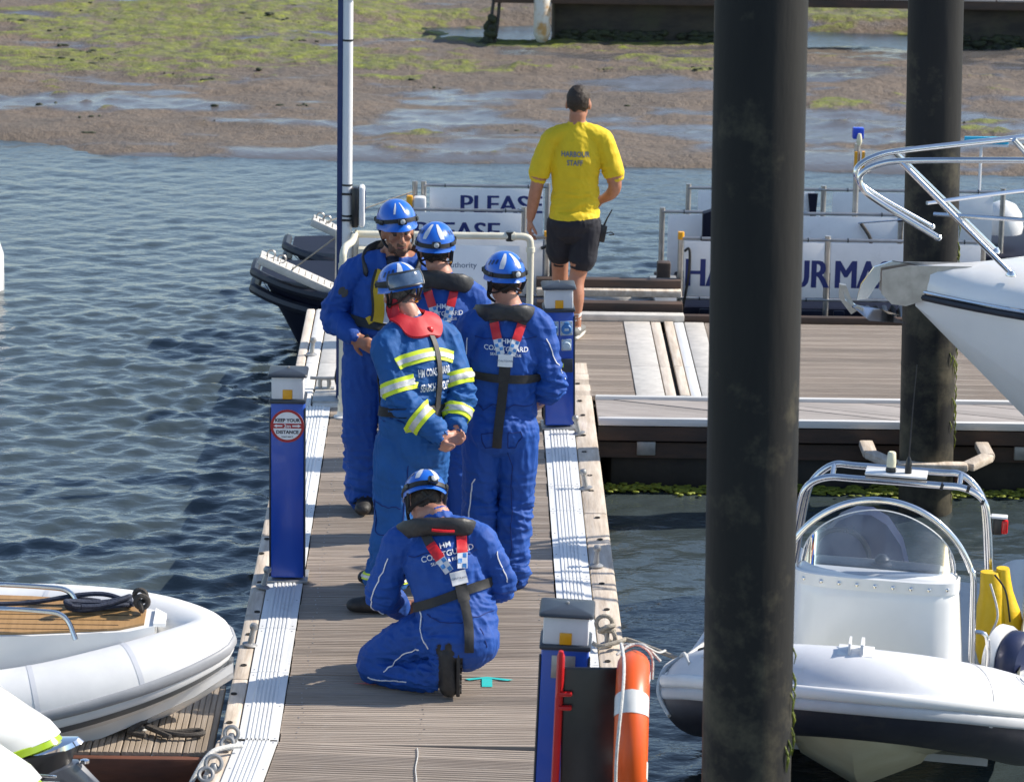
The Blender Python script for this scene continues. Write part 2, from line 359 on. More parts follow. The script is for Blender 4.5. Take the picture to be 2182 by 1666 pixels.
xs = axis_steps(-5.0, 6.0, .030, 900); ys = axis_steps(13.0, 35.0, .027, 1200)
X, Y = np.meshgrid(xs, ys); rng = np.random.RandomState(3)
Z = np.zeros_like(X)
# wind chop in open water; calmer in the lee between the pontoon and the finger berth
lee = 1 / (1 + np.exp(-(X - .2) * 3)) * (1 / (1 + np.exp((Y - 23.0) * 2)))
for k in range(46):
    wl = .085 * (1.042 ** k) if k < 38 else rng.uniform(.30, .7)
    th = rng.normal(R(100), R(38)); kk = 2 * math.pi / wl
    am = .0034 * (wl / .35) ** 1.0 * rng.uniform(.6, 1.4)
    ph = rng.uniform(0, 6.28); q = kk * (X * math.cos(th) + Y * math.sin(th)) + ph
    q += .8 * np.sin(kk * .23 * (X * math.cos(th + 1.2) + Y * math.sin(th + 1.2)) + ph * 2)
    s = np.sin(q); Z += am * (s + .16 * (1 - np.abs(s)))
patch = .80 + .25 * np.sin(X * .9 + Y * .31 + 1) * np.sin(Y * .55 - X * .3) + .22 * np.sin(X * 2.1 - Y * .8) * np.sin(Y * 1.3 + X * .7 + 2)
fade = np.exp(-np.maximum(0, np.abs(X) - 6) / 6) * np.exp(-np.maximum(0, Y - 36) / 6)
Z = (Z - Z.mean()) * (1 - .62 * lee) * patch * fade * .80 * (1 - .82 / (1 + np.exp(-(Y - 28.5) * .55)))
wm = bpy.data.materials.new('water'); wm.use_nodes = True; n = wm.node_tree.nodes; l = wm.node_tree.links; b = n['Principled BSDF']
b.inputs['Roughness'].default_value = .045; b.inputs['IOR'].default_value = 1.333
tc = n.new('ShaderNodeTexCoord'); mp = n.new('ShaderNodeMapping'); mp.inputs['Scale'].default_value = (14, 24, 14); l.new(tc.outputs['Object'], mp.inputs[0])
n1 = n.new('ShaderNodeTexNoise'); n1.inputs['Scale'].default_value = 1; n1.inputs['Detail'].default_value = 3; l.new(mp.outputs[0], n1.inputs['Vector'])
bp = n.new('ShaderNodeBump'); bp.inputs['Distance'].default_value = .009; bp.inputs['Strength'].default_value = .6; l.new(n1.outputs[0], bp.inputs['Height']); l.new(bp.outputs[0], b.inputs['Normal'])
n2 = n.new('ShaderNodeTexNoise'); n2.inputs['Scale'].default_value = .35; l.new(tc.outputs['Object'], n2.inputs['Vector'])
mx = n.new('ShaderNodeMix'); mx.data_type = 'RGBA'; mx.inputs[6].default_value = (.036, .054, .064, 1); mx.inputs[7].default_value = (.048, .060, .060, 1); l.new(n2.outputs[0], mx.inputs[0]); l.new(mx.outputs[2], b.inputs['Base Color'])
struct(link('water', grid_mesh('water', xs, ys, Z + WZ, wm)))

# ---------------------------------------------------------------- mudflat
xs = axis_steps(-7, 9, .07, 900); ys = axis_steps(33.0, 50, .07, 1200); ys = ys[ys > 32.5]
X, Y = np.meshgrid(xs, ys)
def fbm(X, Y, sx, sy, seed, octv=5, gain=.5):
    """value noise on a numpy grid"""
    r = np.random.RandomState(seed); T = r.rand(256, 256); o = np.zeros_like(X); a = 1; tot = 0
    for k in range(octv):
        u = X * sx * 2 ** k + 17.3 * k; v = Y * sy * 2 ** k + 9.1 * k
        i = np.floor(u).astype(int); j = np.floor(v).astype(int); fu = u - i; fv = v - j; fu = fu * fu * (3 - 2 * fu); fv = fv * fv * (3 - 2 * fv)
        g = lambda a_, b_: T[a_ % 256, b_ % 256]
        o += a * ((g(i, j) * (1 - fu) + g(i + 1, j) * fu) * (1 - fv) + (g(i, j + 1) * (1 - fu) + g(i + 1, j + 1) * fu) * fv); tot += a; a *= gain
    return o / tot
d = Y - (33.95 + .5 * (fbm(X, Y * 0, .5, .5, 2) - .5) - .04 * (X - 1))
H = -.50 + .11 * (1 - np.exp(-np.maximum(d, 0) / .22)) + .012 * np.minimum(np.maximum(d, 0), 6) - .5 * np.maximum(-d, 0)
H += .12 * (fbm(X, Y, .35, .6, 5) - .5) * np.clip(d, 0, 1) + .10 * (fbm(X, Y, 1.6, 2.6, 6, 5, .6) - .5) * np.clip(d, .15, 1)
# tidal creek behind, with standing water
ck = np.exp(-((Y - 42.35 - .2 * np.sin(X * .9)) / .95) ** 4) * (1 / (1 + np.exp(-(X + .9) * 2.2)))
H -= .20 * ck
# inlet bank at far left
nl = np.exp(-((X + 4.9) / .9) ** 2) * np.exp(-((Y - 34.5) / .45) ** 2); H -= .22 * nl
alg = fbm(X, Y, .42, .75, 11, 6, .58) + .10 * np.exp(-((Y - 46) / 4) ** 2) + .06 * np.exp(-((Y - 39) / 1.8) ** 2) - .05 * np.exp(-((Y - 35.6) / 1.2) ** 2) + .05 * np.exp(-((X + 3) / 3) ** 2) * (Y > 38) + .12 * nl
alg = alg * .55 + .45 * fbm(X, Y, 1.3, 3.2, 41, 5, .6)
alg = np.clip((alg + .03 * np.clip((Y - 41) / 4, -1, 1) - .532) / .05, 0, 1) * np.clip(d / .5, 0, 1)
fine = fbm(X, Y, 7, 8, 21, 3)
alg = np.clip(alg * (.35 + 1.3 * fine), 0, 1)
H += .05 * alg * fine
far = np.clip((Y - 50) / 60, 0, 1); H = H * (1 - far) + far * .6
wet = np.clip((.6 * fbm(X, Y, .55, 1.2, 31, 5) + .4 * fbm(X, Y, 2.0, 4.5, 33, 4) - .512) / .07, 0, 1) * (1 - alg)
mm = bpy.data.materials.new('mud'); mm.use_nodes = True; n = mm.node_tree.nodes; l = mm.node_tree.links; b = n['Principled BSDF']
def attr_node(nm): a = n.new('ShaderNodeAttribute'); a.attribute_name = nm; return a.outputs['Fac']
tc = n.new('ShaderNodeTexCoord')
def nz(sc, det=5):
    q = n.new('ShaderNodeTexNoise'); q.inputs['Scale'].default_value = sc; q.inputs['Detail'].default_value = det; q.inputs['Roughness'].default_value = .65; l.new(tc.outputs['Object'], q.inputs['Vector']); return q.outputs[0]
def mixc(f, a, c):
    q = n.new('ShaderNodeMix'); q.data_type = 'RGBA'
    for k, s in ((6, a), (7, c)):
        if isinstance(s, tuple): q.inputs[k].default_value = (*s, 1)
        else: l.new(s, q.inputs[k])
    if isinstance(f, float): q.inputs[0].default_value = f
    else: l.new(f, q.inputs[0])
    return q.outputs[2]
def rngn(f, a, c, lo, hi):
    q = n.new('ShaderNodeMapRange'); q.inputs[1].default_value = a; q.inputs[2].default_value = c; q.inputs[3].default_value = lo; q.inputs[4].default_value = hi; l.new(f, q.inputs[0]); return q.outputs[0]
f1 = nz(1.1); f2 = nz(9)
base = mixc(rngn(f1, .35, .65, 0, 1), (.165, .122, .085), (.12, .095, .072))
base = mixc(rngn(f2, .5, .75, 0, .8), base, (.09, .07, .055))
base = mixc(attr_node('wet'), base, (.115, .108, .105))
green = mixc(rngn(nz(6), .35, .65, 0, 1), (.24, .27, .018), (.08, .10, .014))
am_ = n.new('ShaderNodeMath'); am_.operation = 'MULTIPLY_ADD'; l.new(nz(11, 6), am_.inputs[0]); am_.inputs[1].default_value = 2.6; am_.inputs[2].default_value = -1.75
as_ = n.new('ShaderNodeMath'); as_.operation = 'ADD'; as_.use_clamp = True; l.new(am_.outputs[0], as_.inputs[0]); l.new(rngn(attr_node('algae'), 0, 1, -.6, 1.15), as_.inputs[1])
l.new(mixc(as_.outputs[0], base, green), b.inputs['Base Color'])
rr = n.new('ShaderNodeMix'); rr.data_type = 'FLOAT'; l.new(attr_node('wet'), rr.inputs[0]); rr.inputs[2].default_value = .72; rr.inputs[3].default_value = .10; l.new(rr.outputs[0], b.inputs['Roughness'])
bp = n.new('ShaderNodeBump'); bp.inputs['Distance'].default_value = .06; l.new(rngn(attr_node('wet'), .2, 1, .9, .22), bp.inputs['Strength']); l.new(nz(9, 7), bp.inputs['Height']); l.new(bp.outputs[0], b.inputs['Normal'])
struct(link('mudflat', grid_mesh('mudflat', xs, ys, H, mm, {'algae': alg, 'wet': wet})))
# loose weed mounds and stones lying on the mud
sb = MB()
for k in range(120):
    x = random.uniform(-6, 8); y = random.uniform(35, 46); s = random.uniform(.02, .06)
    i = np.searchsorted(xs, x); j = np.searchsorted(ys, y)
    if alg[j, i] < .15 and random.random() < .55: continue
    z = H[j, i]
    if z < -.44: continue
    for q in range(random.randint(1, 5)): sb.ell((x + random.gauss(0, .09), y + random.gauss(0, .05), z), (s * random.uniform(.3, 1.2), s * .5, s * random.uniform(.12, .4)), n=7, m=5)
o = sb.build('seaweed_clumps', 'weed_dark', smooth=180); o['kind'] = 'stuff'; o['label'] = 'dark seaweed clumps and stones strewn over the mud'; o['category'] = 'seaweed'

# ---------------------------------------------------------------- timber decks
def plank_profile(wd, th, grooves):
    p = [(-wd / 2, -th), (wd / 2, -th), (wd / 2, -.004), (wd / 2 - .004, 0)]
    gw = wd / (grooves + 1)
    for g in range(grooves, 0, -1):
        c = -wd / 2 + gw * g
        p += [(c + gw * .28, 0), (c + gw * .18, -.0045), (c - gw * .18, -.0045), (c - gw * .28, 0)]
    p += [(-wd / 2 + .004, 0), (-wd / 2, -.004)]
    return p
def plank_mesh(L, wd, th, grooves, m, along='X', sk0=0., sk1=0.):
    """a grooved board; along X or Y, ends may be skewed"""
    mb = MB(); pr = plank_profile(wd, th, grooves); rings = []
    for s, sk in ((-1, sk0), (1, sk1)):
        rings.append([((s * L / 2 + sk * a, a, z) if along == 'X' else (a, s * L / 2 + sk * a, z)) for a, z in pr])
    return mb.rings(rings).mesh('plank', m, 25)
XL, XR = -.846, .513          # boarded part of the walkway
walkway = struct(bpy.data.objects.new('walkway', None)); C.objects.link(walkway)
pms = [plank_mesh(XR - XL - .004, .139, .032, g, 'plank') for g in (4, 5, 4, 6)]
y = 16.41; PITCHP = .1465; k = 0
while y < 25.5:
    o = link('plank', random.choice(pms), walkway, (.5 * (XL + XR) + random.uniform(-.003, .003), y + .07, random.uniform(-.003, .0015)), (random.uniform(-.006, .006), random.uniform(-.0012, .0012), random.uniform(-.002, .002)))
    y += PITCHP
nl_ = MB()
for yy in np.arange(16.45, 25.5, PITCHP):
    for xx in (-.76, -.17, .43):
        for dy in (.03, .105): nl_.box((xx + random.uniform(-.012, .012), yy + dy, .0012), (.007, .007, .002))
o = nl_.build('nail_heads', 'steel_dull', walkway, smooth=None); o['kind'] = 'stuff'
# near section, hinged on and turned a little
NB = Matrix.Translation((-.17, 16.39, 0)) @ Matrix.Rotation(R(-4.0), 4, 'Z')
for k in range(30):
    p = NB @ Vector((0, -.075 - k * PITCHP, -.001 - random.uniform(0, .003)))
    link('plank', random.choice(pms), walkway, p, (0, 0, R(-4.0) + random.uniform(-.002, .002)))
def tread_mesh(L, wd):
    mb = MB(); pr = [(-wd / 2, -.012), (wd / 2, -.012), (wd / 2, 0)]; ng = 6; a0, a1 = -wd / 2 + .035, wd / 2 - .035; gw = (a1 - a0) / ng
    for g in range(ng, 0, -1):
        c = a0 + gw * (g - .5); pr += [(c + gw * .34, 0), (c + gw * .25, .0055), (c - gw * .25, .0055), (c - gw * .34, 0)]
    pr += [(-wd / 2, 0)]
    return mb.rings([[(a, s * L / 2, z) for a, z in pr] for s in (-1, 1)]).mesh('tread_plate', 'tread', 25)
screw = MB().lathe([(.0045, 0), (.0045, .0015), (.002, .002)], n=8).mesh('screw', 'steel_dull', 40)
def tread(xc, y0, y1, wd, z=.006, parent=walkway, Mx=None, screws=True):
    L = y1 - y0 - .006; p = Vector((xc, (y0 + y1) / 2, z)); rz = 0
    if Mx is not None: p = Mx @ p; rz = R(-4.0)
    t = link('tread_plate', tread_mesh(L, wd), parent, p, (0, 0, rz))
    if screws:
        for s in (-1, 1):
            for q in np.linspace(-L / 2 + .04, L / 2 - .04, max(2, int(L / .28))):
                link('screw', screw, t, (s * (wd / 2 - .017), q, .0002))
TW = .190
for a, c in ((16.41, 17.44), (17.44, 18.16), (18.16, 19.16), (19.16, 20.42), (20.42, 22.30), (22.30, 22.86)): tread(XL - TW / 2 - .004, a, c, TW)
for a, c in ((16.41, 17.62), (17.62, 19.12), (19.12, 20.47), (20.47, 21.02), (21.02, 22.52)): tread(XR + TW / 2 + .006, a, c, TW)
for s in (-1, 1):
    for a, c in ((-1.2, 0), (-2.6, -1.2), (-4.4, -2.6)):
        tread(s * (.5 * (XR - XL) + TW / 2 + .004), a, c - .004, TW, Mx=NB)
def timber(x0, x1, y0, y1, top=.0, dep=.16, m='edge_timber', parent=walkway, bev=.012, name='edge_timber', Mx=None, z=0):
    mb = MB().box((0, 0, -dep / 2), (x1 - x0 - .003, y1 - y0 - .005, dep), bev=bev)
    p = Vector(((x0 + x1) / 2, (y0 + y1) / 2, top)); rz = 0
    if Mx is not None: p = Mx @ p; rz = R(-4.0)
    return mb.build(name, m, parent, loc=p, rot=(0, 0, rz))
for a, c in ((16.41, 17.35), (17.35, 18.42), (18.42, 19.9), (19.9, 21.4), (21.4, 22.86)):
    timber(-1.128, XL - TW - .008, a, c, top=.004 + random.uniform(-.003, .003))
for a, c in ((16.41, 17.55), (17.55, 18.95), (18.95, 20.45), (20.45, 21.9), (21.9, 24.2)):
    timber(XR + TW + .010, .850, a, c, top=.004 + random.uniform(-.003, .003))
for s in (-1, 1):
    for a, c in ((-1.8, -.004), (-4.4, -1.8)): timber(s * .9225 - .05, s * .9225 + .05, a, c, Mx=NB)
# bolt holes in the edge timbers
hole = MB().lathe([(.016, -.004), (.016, .0006), (.011, .0006), (.010, -.003)], n=10).mesh('bolt', 'seam', 40)
for yy in np.arange(16.7, 24, .46):
    for xx in (-1.085, .775):
        if xx < 0 and yy > 22.8: continue
        link('bolt', hole, walkway, (xx + random.uniform(-.02, .02), yy + random.uniform(-.1, .1), .0075), (0, 0, 0))
# left approach beyond the railing: pale plates and timber
mb = MB()
for x0, x1, m in ((-1.128, -1.065, 'pale_timber'), (-1.06, -.975, 'white_trim'), (-.97, -.80, 'galv_pale')):
    for a, c in ((22.87, 24.05), (24.05, 25.7)): timber(x0, x1, a, c, top=.012, m=m, name='cover_board', dep=.03)
# structure under the walkway
struct_floor = MB()
for x in (-1.05, .77): MB().box((x, 21.05, -.21), (.10, 9.2, .14)).build('side_beam', 'dark_beam', walkway)
for s in (-1, 1): MB().box((0, 0, 0), (.10, 4.3, .14)).build('side_beam', 'dark_beam', walkway, loc=NB @ Vector((s * .88, -2.2, -.21)), rot=(0, 0, R(-4)))
for yy in (13.6, 17.4, 20.6, 22.8): MB().box((-.17, yy, -.40), (1.5, 1.3, .36), bev=.05).build('pontoon_float', 'float_dark', walkway)

# platform at the head of the walkway
platform = struct(bpy.data.objects.new('platform', None)); C.objects.link(platform)
def deckrow(x0, x1, y0, y1, m='plank'):
    meshes = [plank_mesh(x1 - x0, .139, .032, g, m) for g in (4, 5, 6)]
    y = y0
    while y < y1 - .1:
        link('plank', random.choice(meshes), platform, ((x0 + x1) / 2, y + .07, random.uniform(-.003, .0015)), (random.uniform(-.006, .006), 0, random.uniform(-.0015, .0015))); y += PITCHP
deckrow(.52, 1.135, 23.28, 25.45); deckrow(1.72, 3.63, 23.28, 25.45)
deckrow(3.9, 6.5, 23.28, 25.45)
for x0, x1, m, z in ((1.14, 1.33, 'galv_pale', .006), (1.335, 1.405, 'pale_timber', .004), (1.43, 1.495, 'edge_timber', .010), (1.50, 1.57, 'tread', .004), (1.575, 1.715, 'galv_pale', .006)):
    for a, c in ((23.28, 24.1), (24.1, 25.46)): timber(x0, x1, a, c, top=z, dep=.03, m=m, parent=platform, name='cover_board', bev=.004)
timber(3.64, 3.72, 23.28, 25.45, top=.006, m='white_trim', parent=platform, dep=.04); timber(3.73, 3.89, 23.28, 25.45, top=.004, m='galv_pale', parent=platform, dep=.03, name='cover_board')
MB().box((3.6, 24.3, -.24), (6.2, 2.2, .36)).build('pontoon_float', 'float_dark', platform)
# far edge: kerb board and the dark steps up to the boats' stage
for yy, z, h, m in ((25.52, .03, .05, 'galv_pale'), (25.72, .07, .10, 'dark_beam'), (25.92, .12, .05, 'edge_timber'), (26.0, .18, .12, 'dark_beam')):
    MB().box((1.05, yy, z - h / 2 + .02), (1.05, .10, h), bev=.006).build('step_board', m, platform)
MB().box((3.2, 25.52, .02), (4.2, .07, .05), bev=.006).build('step_board', 'dark_beam', platform)

# finger berth in front of the platform, boards laid askew
fin = thing('finger_pontoon', 'low finger pontoon with slanting grey boards and white edge trims', 'pontoon', (0, 0, 0))
FY0, FY1, FX0, FX1 = 22.62, 23.24, .87, 6.4
TOPF = .0
sk = 1.55      # x shift of a board across the width
a0 = math.atan2(sk, FY1 - FY0)
wx = .235      # board pitch along x
x = FX0 - sk - .1
while x < FX1:
    # board is a slanted quad between the trims, clipped at the left end
    yA, yB = FY0 + .05, FY1 - .05
    def xa(y, off): return x + off + sk * (FY1 - y) / (FY1 - FY0)
    q = [(xa(yA, 0), yA), (xa(yA, wx - .008), yA), (xa(yB, wx - .008), yB), (xa(yB, 0), yB)]
    # clip to x >= FX0
    def clip(poly):
        o = []
        for i in range(len(poly)):
            p, r = poly[i], poly[(i + 1) % len(poly)]
            if p[0] >= FX0: o.append(p)
            if (p[0] - FX0) * (r[0] - FX0) < 0:
                t = (FX0 - p[0]) / (r[0] - p[0]); o.append((FX0, p[1] + t * (r[1] - p[1])))
        return o
    q = clip(q)
    if len(q) >= 3:
        z = TOPF - .004 + random.uniform(-.003, .002)
        MB().prism([(p[0], p[1], z - .03) for p in q], (0, 0, 1), .03).build('plank', 'plank_finger', fin, smooth=25)
    x += wx
for yy, m in ((FY0 + .022, 'white_trim'), (FY1 - .02, 'white_trim')):
    MB().box(((FX0 + FX1) / 2, yy, TOPF - .008), (FX1 - FX0, .046, .05), bev=.006).build('edge_trim', m, fin)
MB().box(((FX0 + FX1) / 2, FY0 + .03, -.085), (FX1 - FX0, .05, .09)).build('fascia', 'dark_beam', fin)
MB().box(((FX0 + FX1) / 2, FY0 + .07, -.20), (FX1 - FX0, .07, .10)).build('frame_rail', 'dark_beam', fin)
for bx in (1.18, 1.95, 3.6, 4.6): MB().box((bx, FY0 + .03, -.185), (.12, .03, .09), bev=.006).build('bracket', 'galv', fin)
MB().box((3.7, 23.0, -.40), (5.5, .62, .34), bev=.04).build('pontoon_float', 'float_dark', fin)
# weed fringe along the float's waterline
mb = MB()
for k in range(1500):
    x = random.uniform(.92, 6.2); q = .5 + .5 * math.sin(x * 5) * math.sin(x * 2.3 + 1); mb.ell((x, 22.58 + random.gauss(0, .05), WZ + .01 + random.uniform(0, .035) * q), (random.uniform(.01, .035), random.uniform(.008, .02), random.uniform(.004, .012)), n=6, m=4)
o = mb.build('weed_fringe', 'weed', fin, smooth=180); o['kind'] = 'stuff'

# left stub berth with ribbed boards
stub = thing('stub_berth', 'short timber berth with deeply ribbed boards beside the walkway', 'pontoon', (0, 0, 0))
SB0, SB1 = 16.40, 17.40; xx = -1.16; SZ = -.05
for k in range(6):
    wd = .139; mb = MB(); ng = 5; pr = [(-wd / 2, -.03), (wd / 2, -.03), (wd / 2, -.003)]
    for g in range(ng, 0, -1):
        c = -wd / 2 + wd * (g - .5) / ng; pr += [(c + .010, 0), (c - .010, 0), (c - .0125, -.007), (c - .0153, -.007)]
    pr = pr[:-2] + [(-wd / 2, -.003)]
    link('plank', mb.rings([[(a, s * .5, z) for a, z in pr] for s in (-1, 1)]).mesh('plank', 'plank_ribbed', 20), stub, (xx - .07, (SB0 + SB1) / 2, SZ + random.uniform(-.002, .002)))
    xx -= .145
MB().box((-1.60, SB0 - .03, -.13), (.88, .05, .13), bev=.008).build('fascia', 'red_beam', stub)
MB().prism([(-1.16, SB0 - .02, -.20), (-1.16, SB0 - .02, -.38), (-1.30, SB0 - .02, -.36), (-1.52, SB0 - .02, -.20)], (0, 1, 0), .05).build('gusset', 'dark_beam', stub, smooth=20)
MB().box((-1.80, SB0 + .35, -.36), (.40, .7, .32), bev=.02).build('pontoon_float', 'float_dark', stub)

# ---------------------------------------------------------------- grounded jetty far behind
jet = thing('grounded_jetty', 'dark weedy floating jetty grounded on the far mud', 'jetty', (0, 0, 0))
for x0, x1 in ((.98, 2.80), (5.5, 7.8)):
    MB().box(((x0 + x1) / 2, 41.9, -.16), (x1 - x0, 1.4, .56), bev=.03).build('float', 'jetty_dark', jet)
    mb = MB()
    for k in range(160): mb.ell((random.uniform(x0, x1), 41.19, random.uniform(-.43, -.22)), (random.uniform(.04, .1), .03, random.uniform(.02, .05)), n=7, m=5)
    o = mb.build('weed_skirt', 'weed_dark', jet, smooth=180); o['kind'] = 'stuff'
MB().box((4.2, 42.0, .165), (7.8, 2.0, .10), bev=.01).build('deck', 'dark_beam', jet)
for xx in np.arange(.5, 8, .42): MB().box((xx + .2, 42.0, .225), (.40, 2.04, .02)).build('plank', 'plank_finger', jet)
fe = thing('hanging_fender', 'stained white cylindrical fender hanging off the far jetty', 'fender', (.84, 41.0, -.33))
MB().lathe([(.02, 0), (.06, .02), (.095, .10), (.095, .50), (.06, .58), (.03, .62)], n=18).build('body', 'fender_white', fe)
MB().tube([(0, 0, .6), (0, .1, .8)], .012, n=6).build('lanyard', 'rope_dark', fe)
we = thing('weedy_mooring_rope', 'dark weed draped mooring rope hanging beside the white fender', 'rope', (.2, 41.0, -.42))
mb = MB(); mb.tube(cr_path([(.02, 0, .05), (.06, 0, .3), (.10, .1, .62)]), .02, n=7); mb.tube(cr_path([(.10, 0, .05), (.14, 0, .3), (.16, .1, .62)]), .02, n=7); mb.build('rope_strand', 'rope_dark', we)
mb = MB()
for k in range(70):
    t = random.random(); mb.ell((.06 - .24 * (1 - t) * random.random() + random.uniform(-.02, .10) * (1 - t * .5), random.uniform(-.05, .05), .02 + .36 * t * t), (.045, .035, .05), n=7, m=5)
o = mb.build('weed', 'weed_dark', we, smooth=180); o['kind'] = 'stuff'
bu = thing('mooring_buoy', 'white mooring buoy floating in open water', 'buoy', (-3.87, 28.3, WZ - .12))
MB().lathe([(.05, 0), (.20, .03), (.24, .12), (.24, .40), (.20, .52), (.08, .57), (.03, .60)], n=28).build('body', 'gel_white', bu)
MB().torus((0, 0, .64), .04, .010, n=16, m=8, rot=Matrix.Rotation(R(90), 3, 'X')).build('ring', 'galv', bu)
# ---------------------------------------------------------------- service pedestals
def pedestal(loc, rz, h, wd, label, lean=(0, 0), dep=None):
    t = thing('service_pedestal', label, 'pedestal', loc, rz, 'service pedestals along the walkway'); t.rotation_euler = (lean[0], lean[1], rz)
    dp = dep or wd
    hw = h - .195
    MB().box((0, 0, .008), (wd + .03, dp + .03, .016), bev=.004).build('base_plate', 'galv', t)
    MB().box((0, 0, hw / 2 + .014), (wd - .012, dp - .012, hw - .02), bev=.012).build('body', 'ped_blue', t)
    for s in (-1, 1): MB().box((s * (wd / 2 - .002), -dp / 2 + .02, hw / 2), (.008, .02, hw - .06), bev=.002).build('side_trim', 'cap_grey', t)
    MB().box((0, 0, hw + .008), (wd + .006, dp + .006, .026), bev=.010).build('collar', 'cap_grey', t)
    MB().box((0, 0, hw + .082), (wd - .02, dp - .02, .135), bev=.010).build('lamp_housing', 'ped_white', t)
    am = MB().box((0, -dp / 2 + .008, hw + .047), (.052, .008, .052), bev=.004).build('amber_lens', 'amber', t)
    mb = MB(); a, b_ = (wd + .016) / 2, (dp + .016) / 2; z = hw + .142
    def rr(a, b_, zz): 
        r = .012; o = []
        for sx, sy, s0 in ((1, 1, 0), (-1, 1, 90), (-1, -1, 180), (1, -1, 270)):
            for q in (0, 30, 60, 90): o.append((sx * (a - r) + r * math.cos(R(s0 + q)), sy * (b_ - r) + r * math.sin(R(s0 + q)), zz))
        return o
    mb.rings([rr(a, b_, z), rr(a + .002, b_ + .002, z + .005), rr(a, b_, z + .013), rr(a * .95, b_ * .95, z + .018), rr(a * .5, b_ * .5, z + .026), rr(.014, .014, z + .032)])
    mb.build('cap', 'cap_grey', t, smooth=35)
    MB().lathe([(.008, 0), (.008, .006), (.003, .009)], (0, 0, z + .032), n=10).build('cap_screw', 'steel_dull', t)
    return t
pl = pedestal((-.935, 19.08, .004), R(0), 1.195, .192, 'blue service pedestal bearing the round red keep your distance sign')
fy = -.192 / 2 + .006 - .0025
def disc(r0_, r1, y, name, m, parent, zc, n=48):
    mb = MB(); rings = [[(r * math.cos(2 * math.pi * j / n), y, zc + r * math.sin(2 * math.pi * j / n)) for j in range(n)] for r in (r1, r0_)] if r0_ else None
    if r0_: mb.rings(rings, caps=False)
    else: mb.add([(r1 * math.cos(2 * math.pi * j / n), y, zc + r1 * math.sin(2 * math.pi * j / n)) for j in range(n)], [tuple(range(n))])
    return mb.build(name, m, parent, smooth=None)
zc = .875; sg = MB().lathe([(.0905, 0), (.0905, .002)], (0, fy, zc), n=48, axis=Vector((0, -1, 0))).build('distance_sign', 'sign_white', pl)
disc(.0765, .0905, fy - .0030, 'red_ring', 'sign_red', sg, zc)
MB().add([(-.077, fy - .0032, zc - .013), (.077, fy - .0032, zc - .013), (.077, fy - .0032, zc + .014), (-.077, fy - .0032, zc + .014)], [(0, 1, 2, 3)]).build('red_bar', 'sign_red', sg, smooth=None)
flat = lambda z0, y, x0=0: (lambda x, yy: Vector((x0 + x, y, z0 + yy)))
lettering('KEEP YOUR', .0255, flat(zc + .023, fy - .0034), 'lettering', 'ink', sg, bold=.035)
lettering('DISTANCE', .0255, flat(zc - .042, fy - .0034), 'lettering', 'ink', sg, bold=.035)
lettering('2m', .030, flat(zc - .010, fy - .0036), 'lettering', 'sign_white', sg, bold=.02)
lettering("DON'T RISK IT", .0095, flat(zc - .063, fy - .0034), 'lettering', 'ink', sg, bold=.03)
for s in (-1, 1):
    MB().add([(s * a, fy - .0036, zc + b_) for a, b_ in ((.026, -.0035), (.056, -.0035), (.056, -.0085), (.074, 0.0005), (.056, .0095), (.056, .0045), (.026, .0045))], [tuple(range(7))]).build('arrow', 'sign_white', sg, smooth=None)
pr = pedestal((.612, 22.45, .006), R(2), .955, .195, 'blue service pedestal with pale blue power sockets and meter window', lean=(0, R(-1.2)))
fy2 = -.195 / 2 + .006 - .004
def socket(x, z, w_, big):
    p = MB().box((x, fy2, z), (w_, .008, w_ * 1.18), bev=.003).build('socket', 'socket_plate', pr)
    sm = MB(); sm.lathe([(w_ * .42, 0), (w_ * .42, .012), (w_ * .36, .018)], (x, fy2 - .004, z - w_ * .06), n=20, axis=Vector((0, -1, 0)))
    if big: sm.box((x, fy2 - .012, z + w_ * .38), (w_ * .38, .016, w_ * .3), bev=.004)
    sm.build('socket_lid', 'socket_blue' if big else 'socket_plate', p)
    MB().box((x, fy2 - .0235, z - w_ * .06), (w_ * .34, .003, w_ * .2), bev=.001).build('socket_tag', 'socket_plate', p)
    for sx in (-1, 1):
        for sz in (-1, 1): link('screw', screw, p, (x + sx * w_ * .4, fy2 - .0042, z + sz * w_ * .48), (R(90), 0, 0))
socket(-.044, .655, .078, True); socket(.044, .655, .078, True); socket(-.044, .548, .062, False); socket(.044, .548, .062, False)
mt = MB().box((.022, fy2, .415), (.125, .010, .088), bev=.006).build('meter_window', 'cap_grey', pr)
MB().box((-.005, fy2 - .007, .418), (.062, .004, .024)).build('meter_label', 'hv_lime', mt)
lettering('5 P2', .020, flat(.411, fy2 - .0098, -.005), 'lettering', 'ink', mt)
pn = pedestal((.422, 14.72, .0), R(-3), 1.255, .212, 'blue service pedestal behind the orange lifebuoy with grey panel', lean=(R(0), R(1.5)))
MB().box((-.005, -.212 / 2 + .003, .985), (.10, .006, .10), bev=.004).build('grey_panel', 'galv', pn)

# ---------------------------------------------------------------- lifebuoy and its stand
lh = thing('lifebuoy_stand', 'black backboard with bright red edge and two red pegs holding the lifebuoy', 'lifebuoy stand', (.525, 14.36, 0))
MB().box((.02, 0, .69), (.235, .022, .76), bev=.03).build('board', 'black_plastic', lh)
mb = MB().box((-.118, -.01, .62), (.032, .05, 1.02), Matrix.Rotation(R(1.5), 3, 'Y'), bev=.012); mb.box((-.108, -.03, 1.05), (.022, .03, .20), Matrix.Rotation(R(1.5), 3, 'Y'), bev=.008); mb.build('red_edge', 'housing_red', lh)
for z in (.965, .905): MB().box((-.085, -.035, z), (.055, .03, .018), bev=.006).build('peg', 'housing_red', lh)
for x in (-.06, .09): MB().box((x, .02, .165), (.04, .04, .33), bev=.006).build('post', 'galv', lh)
lb = thing('lifebuoy', 'orange ring lifebuoy with white reflective bands and white grab line', 'lifebuoy', (.716, 14.30, .775))
